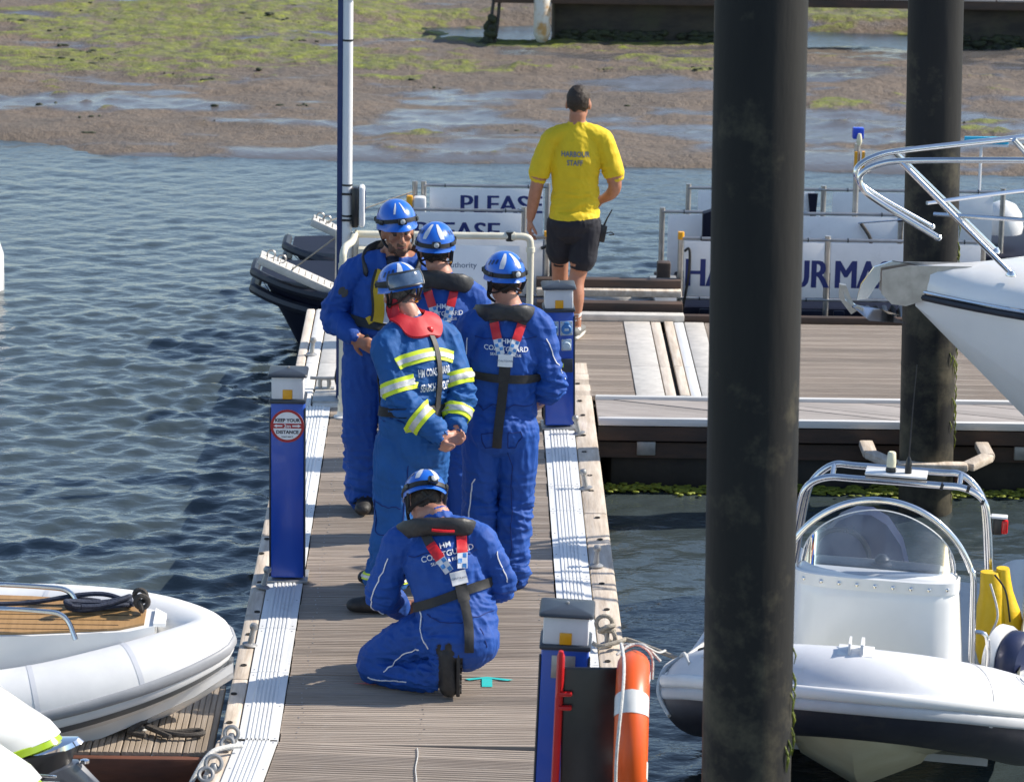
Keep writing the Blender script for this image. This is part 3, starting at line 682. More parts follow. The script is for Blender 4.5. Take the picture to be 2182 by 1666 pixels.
lb.rotation_euler = (0, 0, R(-3.5))
RB = Matrix.Rotation(R(90), 3, 'Y')
RR, rr_ = .305, .068
def ringpt(a, rad=0, off=0): return RB @ Vector(((RR + rad) * math.cos(a), (RR + rad) * math.sin(a), off))
# closed D-section ring with a moulded seam ridge
rings = []
for i in range(72):
    a = 2 * math.pi * i / 72; q = []
    for j in range(20):
        t = 2 * math.pi * j / 20; rad = 1 + .05 * max(0, math.cos(t)) ** 24
        q.append(ringpt(a, rr_ * rad * math.cos(t) * .95, rr_ * 1.0 * math.sin(t)))
    rings.append(q)
MB().rings(rings, loop=True, caps=False).build('ring', 'orange', lb, smooth=60)
for a in (45, 135, 225, 315):
    # bands wrap the ring
    rg = []
    for i in range(7):
        aa = R(a - 8 + 16 * i / 6); rg.append([ringpt(aa, (rr_ + .0022) * math.cos(2 * math.pi * j / 20) * .95 * (1 + .05 * max(0, math.cos(2 * math.pi * j / 20)) ** 24), (rr_ + .0022) * math.sin(2 * math.pi * j / 20)) for j in range(20)])
    MB().rings(rg, caps=False).build('reflective_band', 'buoy_band', lb)
pts = []
for i in range(64):
    a = 2 * math.pi * i / 64; pts.append(ringpt(a, rr_ + .012 + .018 * abs(math.sin(2 * a + R(0))), -.045 - .01 * math.sin(3 * a)))
MB().tube(pts, .0065, n=6, loop=True, caps=False).build('grab_line', 'rope_white', lb)
mb = MB()
mb.tube(cr_path([ringpt(R(172), .05, -.07), ringpt(R(166), .085, -.02), ringpt(R(163), .085, .03), ringpt(R(160), .04, .075), ringpt(R(156), -.05, .078)]), .006, n=6)
mb.tube(cr_path([ringpt(R(160), .088, -.05), ringpt(R(166), .092, .02), ringpt(R(174), .09, .05), ringpt(R(165), .06, .10), ringpt(R(158), .07, .13)]), .005, n=6)
mb.tube(cr_path([ringpt(R(154), .05, -.07), ringpt(R(152), .088, -.02), ringpt(R(158), .09, .04), ringpt(R(152), .03, .11)]), .006, n=6)
mb.build('lashing', 'rope_white', lb)

# ---------------------------------------------------------------- piles
def pile(label, base, top, r, seed):
    t = thing('mooring_pile', label, 'pile', (0, 0, 0)); random.seed(seed)
    base, top = Vector(base), Vector(top); n = 60; pts = [base.lerp(top, i / n) for i in range(n + 1)]
    mb = MB(); rings = []
    ax = (top - base).normalized(); x = ax.cross(Vector((0, 1, 0))).normalized(); y = x.cross(ax)
    for i, p in enumerate(pts):
        rings.append([p + x * rr2 * math.cos(a) + y * rr2 * math.sin(a) for a in [2 * math.pi * j / 56 for j in range(56)] for rr2 in [r * (1 + .006 * noise.noise(Vector((math.cos(a) * 3 + seed, math.sin(a) * 3, p.z * 1.3))) + .004 * noise.noise(Vector((math.cos(a) * 9, math.sin(a) * 9 + seed, p.z * 7))))]])
    mb.rings(rings); mb.build('shaft', 'pile', t, smooth=60)
    for z in ((.62 if seed == 4 else .5),):
        p = base.lerp(top, (z - base.z) / (top.z - base.z)); MB().tube([p + ax * -.008, p + ax * .008], r + .0015, n=56).build('weld_seam', 'pile', t)
    mb = MB()
    for k in range(46):
        z = random.choice((random.gauss(.2, .08), random.gauss(.62, .10), random.gauss(1.25, .12), random.uniform(-.45, 1.3))); a = random.gauss(R(-15), .30); p = base.lerp(top, (z - base.z) / (top.z - base.z))
        q = p + Vector((math.cos(a) * r, math.sin(a) * r, 0)); mb.tube([q, q + Vector((.012, -.004, -.03)), q + Vector((.006, -.002, -.06 - .05 * random.random()))], [.003, .004, .001], n=5)
    o = mb.build('weed_strands', 'weed', t, smooth=180); o['kind'] = 'stuff'
    return t
pile('thick black steel pile in front of the grey inflatable boat', (1.15, 13.3, -2.0), (1.05, 13.3, 5.6), .171, 4)
pile('slimmer black pile standing in the guide frame of the finger pontoon', (2.965, 22.22, -2.0), (2.80, 22.22, 5.2), .169, 9)
gf = thing('pile_guide', 'weathered octagonal timber pile guide bolted to the finger pontoon', 'pile guide', (2.92, 22.27, -.12))
mb = MB()
pts = [(-.34, .32), (-.34, .06), (-.20, -.22), (.24, -.22), (.40, .02), (.40, .32)]
for a, b_ in zip(pts[:-1], pts[1:]): MB().bar((a[0], a[1], 0), (b_[0], b_[1], 0), .09, .05, bev=.012).build('guide_arm', 'edge_timber', gf)
MB().box((.20, -.16, -.07), (.06, .06, .09), bev=.01).build('roller_block', 'red_beam', gf)
MB().box((-.30, .05, -.07), (.06, .06, .09), bev=.01).build('roller_block', 'dark_beam', gf)

# ---------------------------------------------------------------- light pole and cream pipe railing
lp = thing('light_pole', 'slim blue and white light pole with wall box strapped to it', 'light pole', (-.76, 23.05, 0)); 
lp.rotation_euler = (0, R(-1.0) * 0, 0)
MB().box((-.06, 0, .012), (.30, .22, .024), bev=.004).build('base_plate', 'galv', lp)
MB().box((-.041, .012, 1.55), (.038, .07, 3.05), bev=.004).build('blue_post', 'pole_blue', lp)
MB().tube([(.004, -.01, .02), (.004, -.01, 3.0)], .033, n=16).build('conduit', 'pole_white', lp)
for z in (1.22, 1.42, 2.35, 2.62): MB().tube([(.004, -.01, z), (.004, -.01, z + .012)], .036, n=16).build('pipe_clip', 'black_plastic', lp)
bx = MB(); rg = []
for z, d_, w_ in ((1.14, .06, .055), (1.17, .085, .065), (1.40, .085, .065), (1.43, .05, .05)): rg.append([(.035, -.06, z), (.035 + d_ * .2, -.075, z), (.035 + d_, -.05, z), (.035 + d_, .05, z), (.035, .06, z)])
wb = thing('speaker_box', 'small white and black plastic box strapped to the light pole', 'box', (-.76, 23.05, 0))
MB().box((.058, -.01, 1.285), (.045, .12, .26), bev=.012).build('back_shell', 'black_plastic', wb)
MB().box((.100, -.015, 1.29), (.038, .125, .265), bev=.018).build('front_shell', 'ped_white', wb)
MB().box((.121, -.015, 1.32), (.004, .06, .14)).build('screen', 'pole_blue', wb)
for z in (1.20, 1.37): MB().bar((-.03, -.045, z), (.06, -.045, z), .006, .014).build('strap', 'black_plastic', wb)
MB().box((.06, 0, 2.70), (.16, .06, .035), bev=.008).build('lamp_head', 'galv_pale', lp)
MB().box((.01, -.01, 2.64), (.09, .09, .03), bev=.006).build('lamp_clamp', 'black_plastic', lp)

rl = thing('pipe_railing', 'cream plastic pipe railing hung with the white harbour authority notice', 'railing', (0, 0, 0))
A = Vector((-.765, 22.62, 0)); TZ = 1.10
MB().tube([A, A + Vector((0, 0, TZ - .09))] + cr_path([A + Vector((0, 0, TZ - .05)), A + Vector((.012, .06, TZ - .008)), A + Vector((.05, .20, TZ)), A + Vector((.06, .42, TZ))]), .023, n=14).build('corner_pipe', 'cream_pipe', rl)
B = Vector((.425, 23.06, 0))
MB().tube([Vector((-.705, 23.06, TZ)), B + Vector((-.07, 0, TZ))] + cr_path([B + Vector((-.05, 0, TZ)), B + Vector((-.01, 0, TZ - .015)), B + Vector((0, 0, TZ - .06))]) + [B], .023, n=14).build('top_pipe', 'cream_pipe', rl)
MB().tube([Vector((-.70, 23.06, 0)), Vector((-.70, 23.06, TZ))], .023, n=14).build('post', 'galv_pale', rl)
for p, d_ in ((A + Vector((0, 0, .04)), .05), (A + Vector((0, 0, TZ - .14)), .04), (A + Vector((0, 0, .12)), .02), (B + Vector((0, 0, .55)), .05), (B + Vector((0, 0, TZ - .1)), .03), (B + Vector((0, 0, .04)), .05)):
    MB().tube([p, p + Vector((0, 0, d_))], .029, n=14).build('pipe_joint', 'cream_pipe', rl)
for p in (A, B): MB().lathe([(.055, 0), (.055, .008), (.034, .014), (.03, .04)], p, n=16).build('foot_flange', 'white_trim', rl)
MB().tube([(-.705, 23.06, TZ), (-.69, 23.06, TZ)], .031, n=14).build('pipe_joint', 'cream_pipe', rl)
MB().tube([B + Vector((-.10, 0, TZ)), B + Vector((-.125, 0, TZ))], .029, n=14).build('pipe_joint', 'cream_pipe', rl)
MB().tube([(.29, 23.06, TZ - .03), (.29, 23.06, TZ + .03)], .026, n=10).build('cable_tie', 'black_plastic', rl)
nb = thing('notice_board', 'white harbour authority notice hung under the cream pipe rail', 'notice board', (-.16, 23.045, .58))
MB().box((0, 0, 0), (1.03, .012, .92), bev=.003).build('panel', 'sign_white', nb)
lettering('Harbour Authority', .052, flat(.315, -.0075, .04), 'lettering', 'ink_slate', nb)
lettering('FERRY', .095, flat(.09, -.0075, .07), 'lettering', 'ink_slate', nb, bold=.012)
MB().box((-.56, -.02, .47), (.20, .10, .12), bev=.006).build('cable_box', 'cream_pipe', rl).location = (-.02, 23.0, .50)

# ---------------------------------------------------------------- cleats, bollards and ropes
def pin(label, loc, tilt=(0, 0), s=1., m='galv'):
    t = thing('mooring_pin', label, 'mooring pin', loc, 0, 'mooring pins on the edge timbers'); t.rotation_euler = (tilt[0], tilt[1], 0)
    MB().lathe([(.036 * s, 0), (.036 * s, .006), (.026 * s, .012), (.016 * s, .016)], n=18).build('base_flange', m, t)
    MB().lathe([(.015 * s, .012), (.012 * s, .05 * s), (.012 * s, .075 * s), (.018 * s, .082 * s), (.02 * s, .094 * s), (.015 * s, .106 * s), (.004, .11 * s)], n=16).build('shaft', m, t)
    return t
for lab, loc, tl in (('grey steel mooring pin on the timber edge beside the socket pedestal', (.735, 22.25, .008), (0, R(-14))),
                     ('leaning grey mooring pin on the timber edge, next one nearer than the socket pedestal', (.74, 20.96, .008), (0, R(-10))),
                     ('upright grey mooring pin on the timber edge beside the tall man', (.75, 19.36, .008), (0, R(2))),
                     ('grey mooring pin at the foot of the distance sign pedestal', (-1.06, 18.88, .008), (0, R(14))),
                     ('grey mooring pin on the timber edge beside the white inflatable bow', (-1.07, 17.87, .008), (0, R(12))),
                     ('slim grey mooring pin on the pale boards beside the navy bow', (-1.03, 24.26, .014), (0, R(6)))): pin(lab, loc, tl, 1.12)
ck = thing('deck_cleat', 'large galvanised two horned cleat on the pale boards by the railing', 'cleat', (-.905, 23.32, .012))
mb = MB(); mb.tube(cr_path([(-.095, 0, .072), (-.05, 0, .070), (.05, 0, .070), (.095, 0, .074)]), [.008] + [.012] * 17 + [.008], n=10)
mb.tube(cr_path([(-.028, 0, .0), (-.030, 0, .04), (-.024, 0, .068)]), [.014] * 13, n=10); mb.tube(cr_path([(.028, 0, .0), (.030, 0, .04), (.024, 0, .068)]), [.014] * 13, n=10); mb.build('horns', 'galv', ck)
MB().box((0, 0, .004), (.13, .05, .008), bev=.003).build('base', 'galv', ck)
hs = thing('cable_loop', 'black cable looped beside the railing foot', 'cable', (-.80, 23.25, .01))
MB().tube(cr_path([(0, 0, .0), (-.03, 0, .09), (.0, 0, .20), (.04, 0, .12), (.01, .02, .03), (-.02, .02, .14), (.03, .0, .24), (.05, 0, .0)]), .009, n=8).build('loop', 'black_rubber', hs)
def coil(c, r, turns, th, m, name, label, flatten=.35, seed=1):
    random.seed(seed); t = thing(name, label, 'rope', c); pts = []
    for i in range(int(turns * 14)):
        a = 2 * math.pi * i / 14; q = r * (1 - .1 * (i / (turns * 14))) * random.uniform(.93, 1.07); pts.append((q * math.cos(a), q * math.sin(a) * .8, th + .5 * th * (i / 14) + flatten * th * math.sin(a * 1.7)))
    MB().tube(cr_path(pts, 3), th, n=7).build('coil', m, t); return t
# knotted line from the walkway to the grey inflatable
kr = thing('mooring_line', 'grey knotted mooring line from the walkway edge to the grey inflatable', 'rope', (.76, 17.93, .01))
mb = MB(); random.seed(5)
for k in range(4):
    rot = Matrix.Rotation(random.uniform(0, 3), 3, 'X') @ Matrix.Rotation(random.uniform(0, 3), 3, 'Y'); mb.torus((random.uniform(-.03, .03), random.uniform(-.02, .02), .05 + .025 * k), random.uniform(.028, .042), .012, n=18, m=8, rot=rot)
mb.build('knot', 'rope', kr)
mb = MB(); q0 = [(-.07, -.03, .02), (-.03, -.10, .03), (.07, -.06, .045), (.12, -.03, .04)]
mb.tube(cr_path(q0 + [(.35, -.3, .035), (.62, -.6, .04)]), .012, n=8); mb.build('line', 'rope', kr)
pin('squat mooring pin wrapped by the knotted grey line', (.76, 17.95, .008), (0, 0), 1.0)
# steel shackles and a white line at the near left corner
sh = thing('shackle_chain', 'galvanised shackles strung along the walkway corner', 'shackles', (-1.09, 16.30, .01))
for dx, dy, rx, s in ((0.02, .12, 70, 1.), (.01, -.02, 60, .9), (-.035, -.30, 65, 1.15), (-.06, -.45, 50, 1.)):
    MB().torus((dx, dy, .03), .032 * s, .010, n=20, m=8, rot=Matrix.Rotation(R(rx), 3, 'X') @ Matrix.Rotation(R(20 * dx * 50), 3, 'Z')).build('shackle', 'galv', sh)
    MB().lathe([(.022 * s, 0), (.022 * s, .01), (.012, .03)], (dx, dy, 0), n=12).build('eye_bolt', 'galv', sh)
wl = thing('white_line', 'white rope led over the walkway corner towards the water', 'rope', (-1.08, 16.20, .03))
MB().tube(cr_path([(.07, .05, .01), (0, 0, .02), (-.07, -.06, .01), (-.13, -.14, -.06), (-.2, -.25, -.2), (-.27, -.4, -.42)]), .012, n=8).build('line', 'rope_white', wl)
# adhesive marks on the boards
tp = thing('tape_mark', 'teal adhesive T mark stuck on the boards beside the kneeling man', 'tape', (.142, 17.40, .0018))
mb = MB().box((0, -.06, 0), (.052, .135, .0012)); mb.build('stem', 'tape_teal', tp)
mb = MB().prism([(-.11, -.008, 0), (.0, .028, 0), (.13, -.012, 0), (.10, -.03, 0), (0, .004, 0), (-.09, -.03, 0)], (0, 0, 1), .0012); mb.build('bar', 'tape_teal', tp)
tp2 = MB().prism([(-.52, 17.30, .0018), (-.40, 17.325, .0018), (-.40, 17.285, .0018)], (0, 0, 1), .0012).build('tape_mark', 'tape_red'); tag(tp2, 'faded red tape mark on the boards at the kneeling knee', 'tape')
# water bowl trails of line: paint run down the middle of the near section
sr_ = thing('spray_line', 'thin chalky cord lying down the middle of the near boards', 'cord', (0, 0, 0))
MB().tube([(-.19 + .004 * math.sin(i), 16.35 - i * .06, .0035) for i in range(14)], .0028, n=5).build('cord', 'rope_white', sr_)
# ---------------------------------------------------------------- rigid inflatables
def u_path(half, k=5):
    """mirror a port-side path (stern to bow) into a U"""
    h = [Vector(p) for p in half]; full = h + [Vector((-p.x, p.y, p.z)) for p in reversed(h[:-1])]
    return cr_path(full, k)
def rib_tubes(t, path, r, bands):
    for name, m, a0, a1, dr, n in bands:
        mb = MB(); mb.tube(path, [q + dr for q in r] if isinstance(r, list) else r + dr, n=n, upv=(0, 0, 1), a0=R(a0), a1=R(a1)); mb.build(name, m, t, smooth=60)
def rib_hull(t, secs, m):
    rg = []
    for y, kz, cw, cz, tw, tz in secs:
        rg.append([(-tw, y, tz), (-cw * 1.04, y, cz + .05), (-cw, y, cz), (-cw * .52, y, kz + (cz - kz) * .62), (-cw * .48, y, kz + (cz - kz) * .48), (0, y, kz), (cw * .48, y, kz + (cz - kz) * .48), (cw * .52, y, kz + (cz - kz) * .62), (cw, y, cz), (cw * 1.04, y, cz + .05), (tw, y, tz)])
    MB().rings(rg, closed=False, caps=False).build('hull', m, t, smooth=35)
ri = thing('inflatable_boat', 'grey and navy rigid inflatable with white console and clear windscreen', 'inflatable boat', (1.76, 15.50, 0), R(-10.0)); ri.rotation_euler = (0, R(1.2), R(-10)); ri.location.y += .10
hp = [(-.68, 4.1, -.16), (-.70, 3.0, -.13), (-.74, 2.0, -.06), (-.77, 1.35, .05), (-.74, .80, .22), (-.58, .36, .40), (-.30, .08, .52), (0, 0, .555)]
path = u_path(hp)
rib_tubes(ri, path, .205, [('tube', 'hyp_pale', -22, 200, 0, 26), ('lower_tube', 'hyp_navy', -176, -6, .0015, 20)])
def strake(t, path, r, ang, w_, h_, m, name):
    # swept bulge on the outside of the tube
    mb = MB(); n = len(path); rg = []
    for i, p in enumerate(path):
        tt = (path[min(i + 1, n - 1)] - path[max(i - 1, 0)]).normalized(); x = tt.cross(Vector((0, 0, 1))).normalized(); z = x.cross(tt)
        ring = []
        for j in range(12):
            a = 2 * math.pi * j / 12; q = p + (x * math.cos(R(ang)) + z * math.sin(R(ang))) * ((r[i] if isinstance(r, list) else r) + .004); ring.append(q + x * (h_ * math.cos(a)) + z * (w_ * math.sin(a)))
        rg.append(ring)
    mb.rings(rg); mb.build(name, m, t, smooth=60)
strake(ri, path, .205, 15, .030, .020, 'hyp_white', 'rub_strake')
strake(ri, path, .202, -1, .026, .010, 'hyp_grey', 'strake_band')
rib_hull(ri, [(-.02, .40, .03, .42, .06, .46), (.16, .24, .26, .34, .40, .42), (.5, .0, .46, .22, .62, .36), (1.0, -.25, .60, .06, .72, .28), (1.7, -.45, .66, -.10, .72, .22), (4.1, -.6, .66, -.2, .70, .18)], 'gel_cream')
MB().box((0, 2.6, -.12), (1.2, 2.9, .04)).build('floor', 'hyp_grey', ri)
def tube_seams(t, path, r, idx, m='hyp_grey'):
    # glued overlap bands across the tube
    for i in idx:
        tt = (path[i + 1] - path[i - 1]).normalized(); x = tt.cross(Vector((0, 0, 1))).normalized(); z = x.cross(tt); ri_ = (r[i] if isinstance(r, list) else r) + .0016
        rg = [[path[i] + tt * d_ + x * ri_ * math.cos(R(a)) + z * ri_ * math.sin(R(a)) for a in range(-10, 196, 8)] for d_ in (-.012, .012)]
        MB().rings(rg, closed=False, caps=False).build('tube_seam', m, t, smooth=60)
tube_seams(ri, path, .205, (12, 20, 27, 43, 50, 58))
for i, a in ((25, 60), (46, 60)):
    p = path[i]; tt = (path[i + 1] - path[i - 1]).normalized(); x = tt.cross(Vector((0, 0, 1))).normalized(); z = x.cross(tt); d_ = x * math.cos(R(a)) + z * math.sin(R(a)); MB().lathe([(.036, -.01), (.036, .003), (.018, .004), (.016, .010)], p + d_ * .203, n=18, axis=d_).build('tube_valve', 'hyp_grey', ri)
# bow cleat fitting
bc = MB(); bc.box((0, -.005, .755), (.16, .11, .008), Matrix.Rotation(R(8), 3, 'X'), bev=.003); bc.build('bow_pad', 'hyp_white', ri)
for s, w_ in ((-1, .010), (1, .014)): MB().prism([(s * .022, -.06, .755), (s * .022, .03, .765), (s * .022, .02, .815), (s * .022, -.05, .80)], (s, 0, 0), w_).build('bow_fairlead', 'hyp_white', ri, smooth=20)
# handling lines round the tube
mb = MB(); P2 = [path[i] for i in range(0, len(path))]
def tubept(i, ang, rr2):
    n = len(path); p = path[i]; tt = (path[min(i + 1, n - 1)] - path[max(i - 1, 0)]).normalized(); x = tt.cross(Vector((0, 0, 1))).normalized(); z = x.cross(tt)
    return p + (x * math.cos(R(ang)) + z * math.sin(R(ang))) * rr2
mb.tube(cr_path([tubept(8, 100, .212), tubept(12, 70, .216), tubept(16, 45, .205), tubept(20, 60, .215), tubept(24, 40, .205)]), .010, n=7)
mb.tube(cr_path([tubept(18, 55, .205), tubept(19, 30, .225), tubept(20, 0, .225), tubept(21, -30, .215)]), .011, n=7); mb.build('hand_line', 'rope_white', ri)
mb = MB(); mb.tube(cr_path([tubept(14, 110, .205), tubept(18, 80, .21), tubept(23, 75, .21)]), .006, n=6); mb.build('thin_line', 'rope_dark', ri)
# console
co = MB(); rg = []
for z, w_, y0, y1 in ((-.04, .45, 1.20, 1.93), (.20, .44, 1.22, 1.90), (.60, .405, 1.27, 1.66), (.70, .39, 1.29, 1.60), (.725, .36, 1.32, 1.57)):
    o = []
    for a in range(24):
        th = 2 * math.pi * a / 24; c_, s_ = math.cos(th), math.sin(th); e = .55
        o.append((w_ * math.copysign(abs(c_) ** e, c_), (y0 + y1) / 2 + (y1 - y0) / 2 * math.copysign(abs(s_) ** e, s_), z))
    rg.append(o)
con = co.rings(rg).build('console', 'gel_white', ri, smooth=50)
for k in range(9):
    x = -.345 + .0865 * k; yb = 1.445 - .155 * math.sqrt(1 - (abs(x) / .392) ** 3.64) ** .55 - .012
    MB().ell((x, yb - .003, .675), (.010, .006, .010), n=10, m=6).build('dome_bolt', 'steel', con)
fl = []
for z_, dd in ((.645, .004), (.647, .012), (.705, .010), (.712, .0)):
    fl.append([((.392 + dd) * math.copysign(abs(math.cos(q)) ** .55, math.cos(q)), 1.445 - (.155 + dd) * abs(math.sin(q)) ** .55, z_) for q in np.linspace(.0, math.pi, 40)])
MB().rings(fl, closed=False, caps=False).build('screen_flange', 'gel_white', con, smooth=50)
MB().box((0, 1.47, .728), (.60, .14, .012), bev=.004).build('dashboard', 'cap_grey', con)
MB().lathe([(.055, 0), (.052, .02), (.036, .03), (.036, .045), (.02, .062), (.004, .066)], (.02, 1.46, .718), n=20).build('compass', 'cap_grey', con)
# windscreen: curved clear sheet
rg = []
for i in range(9):
    v = i / 8; row = []
    for j in range(29):
        u = -1 + 2 * j / 28; wz = math.sqrt(max(0, 1 - u * u)); x = .375 * u; z = .705 + .315 * wz * v
        row.append((x, 1.305 + .10 * v * wz + .16 * u ** 4, z))
    rg.append(row)
me = MB().rings(rg, closed=False, caps=False).build('windscreen', 'screen', con, smooth=180)
rim = [(.375 * math.cos(R(a)), 1.305 + .10 * math.sin(R(a)) + .16 * math.cos(R(a)) ** 4, .705 + .315 * math.sin(R(a))) for a in range(2, 179, 4)]
MB().tube(rim, .0035, n=6).build('screen_edge', 'hyp_white', con)
# stainless hoop round the screen
hoop = [(-.50, 1.62, .10), (-.48, 1.58, .26)] + [(.455 * math.cos(R(a)) * (1 + .06 * (1 - math.sin(R(a)))), 1.50 - .06 * math.sin(R(a)), .56 + .50 * math.sin(R(a)) ** .92) for a in range(168, 11, -6)] + [(.48, 1.58, .26), (.50, 1.62, .10)]
MB().tube(cr_path(hoop, 2), .0165, n=10).build('grab_hoop', 'steel', con)
MB().tube(cr_path([(.47, 1.56, .40), (.545, 1.56, .38), (.555, 1.58, .20), (.50, 1.60, .12)]), .011, n=8).build('side_handle', 'steel', con)
# helm seat seen through the screen
sb_ = MB(); rg = []
for z, w_, y_ in ((-.1, .24, 2.1), (.50, .25, 2.12), (.66, .20, 2.13), (.76, .12, 2.15), (.80, .04, 2.16)): rg.append([(-.12 + w_ * c_[0], y_ + .08 * c_[1], z) for c_ in ((-1, -1), (1, -1), (1, 1), (-1, 1))])
sb_.rings(rg).build('helm_seat', 'cushion_navy', ri, smooth=40)
MB().torus((-.22, 1.95, .60), .15, .014, n=28, m=8, rot=Matrix.Rotation(R(60), 3, 'X')).build('steering_wheel', 'black_plastic', con)
# navy fender pads on the starboard quarter
pod = MB(); pod.lathe([(.02, 0), (.12, .01), (.15, .05), (.15, .10), (.12, .14)], (.62, 1.75, .22), n=24, axis=Vector((1, -.5, 0)))
pod.build('seat_pod', 'cushion_navy', ri)
MB().lathe([(.165, -.01), (.165, .03), (.155, .05)], (.61, 1.755, .22), n=28, axis=Vector((1, -.5, 0))).build('pod_rim', 'gel_white', ri)
MB().ell((.72, 1.95, .06), (.17, .26, .20), n=20, m=12).build('side_cushion', 'cushion_navy', ri)
MB().ell((.70, 2.06, .03), (.16, .28, .17), n=20, m=12).build('cushion_shell', 'gel_white', ri)
# A-frame arch with lamp, aerial and bracing
for dy, hw, tz in ((0, .475, .80), (.13, .455, .835)):
    ap = [(-hw - .09, 2.75 + dy, -.1), (-hw - .05, 2.75 + dy, .30), (-hw - .015, 2.75 + dy, .62), (-hw + .02, 2.75 + dy, .74), (-hw + .12, 2.75 + dy, tz - .005), (-.2, 2.75 + dy, tz), (.2, 2.75 + dy, tz), (hw - .12, 2.75 + dy, tz - .005), (hw - .02, 2.75 + dy, .74), (hw + .015, 2.75 + dy, .62), (hw + .05, 2.75 + dy, .30), (hw + .09, 2.75 + dy, -.1)]
    MB().tube(cr_path(ap, 6), .019, n=10).build('arch_tube', 'steel', ri)
for x in (-.33, .33): MB().tube([(x, 2.75, .80), (x, 2.88, .835)], .014, n=8).build('arch_spacer', 'steel', ri)
MB().box((0, 2.80, .838), (.32, .16, .012), bev=.003).build('mast_plate', 'gel_white', ri)
MB().lathe([(.026, 0), (.028, .012), (.024, .024), (.022, .03)], (-.03, 2.78, .844), n=16).build('lamp_base', 'black_plastic', ri)
MB().lathe([(.024, 0), (.025, .03), (.021, .075), (.016, .08)], (-.03, 2.78, .872), n=16).build('anchor_lamp', 'lamp_cream', ri)
MB().lathe([(.018, 0), (.018, .04), (.012, .075), (.004, .09)], (.06, 2.78, .844), n=14).build('aerial_base', 'black_plastic', ri)
MB().tube([(.06, 2.78, .92), (.063, 2.78, 1.20), (.068, 2.80, 1.42)], [.004, .003, .002], n=6).build('aerial', 'black_plastic', ri)
for x, z in ((.24, .80), (.375, .795), (.455, .735)): MB().tube([(x - .008, 2.75, z), (x + .008, 2.75, z - .004)], .0215, n=10).build('tape_wrap', 'black_plastic', ri)
MB().box((.54, 2.78, .60), (.05, .05, .09), bev=.008).build('nav_lamp_box', 'black_plastic', ri); MB().box((.575, 2.775, .60), (.035, .045, .075), bev=.01).build('nav_lamp_lens', 'red_lens', ri)
MB().box((.545, 2.78, .65), (.085, .06, .012), bev=.004).build('nav_lamp_cap', 'ped_white', ri)
yb = thing('yellow_bag', 'bright yellow rescue bag slung behind the white console', 'bag', (2.80, 18.10, -.22), R(-7))
for dx, w_, lean, dz in ((0, .105, .07, 0), (.075, .075, .065, .015)):
    rg = []
    for i in range(11):
        v = i / 10; z = .60 * v + dz; rr2 = (.62 + .38 * math.sin(math.pi * min(1, v * 1.15 + .12))) * (1 - .28 * max(0, v - .86) / .14); wob = .012 * math.sin(9 * v + dx * 40)
        rg.append([(dx - lean * v + wob + w_ * rr2 * math.cos(2 * math.pi * j / 14), .09 * rr2 * math.sin(2 * math.pi * j / 14) + dx * .4, z) for j in range(14)])
    MB().rings(rg).build('bag_body', 'bag_yellow', yb, smooth=60)
MB().tube(cr_path([(-.06, -.08, .56), (-.015, -.105, .40), (-.05, -.10, .26), (.01, -.10, .12), (.08, -.07, .02)]), .006, n=6).build('drawstring', 'rope_white', yb)
MB().tube(cr_path([(-.04, -.05, .60), (.02, -.07, .52), (.05, -.08, .36)]), .005, n=6).build('zip', 'black_plastic', yb)

# white inflatable with teak foredeck, bow over the stub berth
rw = thing('white_inflatable', 'white rigid inflatable bow with teak foredeck and grey rubbing strip', 'inflatable boat', (-1.22, 16.92, .0), R(90))
rw.rotation_euler = (0, R(-10), R(90))
hp = [(-.50, 4.2, .16), (-.50, 2.6, .17), (-.50, 1.7, .18), (-.48, 1.2, .205), (-.42, .78, .24), (-.29, .40, .29), (-.14, .13, .33), (0, 0, .35)]
path = u_path(hp)
RW = [.185 - .050 * math.exp(-max(0, p.y) / .30) for p in path]
rib_tubes(rw, path, RW, [('tube', 'hyp_white', -8, 200, 0, 28), ('lower_tube', 'hyp_white', -176, -8, 0, 20)])
tube_seams(rw, path, RW, (20, 26, 44, 50), 'hyp_pale')
def band(t, path, r, a0, a1, m, name):
    MB().tube(path, r, n=6, upv=(0, 0, 1), a0=R(a0), a1=R(a1)).build(name, m, t, smooth=60)
strake(rw, path, [q - .005 for q in RW], 6, .030, .016, 'strip_grey', 'rub_strip'); band(rw, path, [q + .0025 for q in RW], -19, -7, 'hyp_white', 'pale_line'); band(rw, path, [q + .0035 for q in RW], -33, -19, 'strip_dark', 'grey_line')
rib_hull(rw, [(-.13, .16, .01, .20, .03, .26), (.05, .03, .12, .12, .18, .23), (.33, -.14, .28, .05, .37, .19), (.60, -.25, .39, -.02, .47, .15), (1.2, -.38, .50, -.09, .60, .10), (4.2, -.62, .53, -.15, .62, .07)], 'gel_white')
# foredeck
dk = [(-.16, .50), (-.14, .36), (-.08, .24), (.08, .24), (.14, .36), (.17, .50), (.21, .85), (.24, 1.5), (-.24, 1.5), (-.20, .85)]
MB().prism([(x * 1.0, y, .26) for x, y in dk], (0, 0, 1), .22).build('foredeck', 'gel_white', rw, smooth=20)
def inset(k): return [(x * k, .86 + (y - .86) * k) for x, y in dk]
tk = MB().prism([(x, y, .481) for x, y in inset(.92)], (0, 0, 1), .012).build('teak_panel', 'teak', rw, smooth=20)
for x in np.arange(-.15, .16, .05):
    y0 = .22 + 1.0 * abs(x); MB().box((x, (y0 + 1.42) / 2 + .06, .4938), (.004, 1.36 - y0, .0018)).build('teak_seam', 'seam', tk)
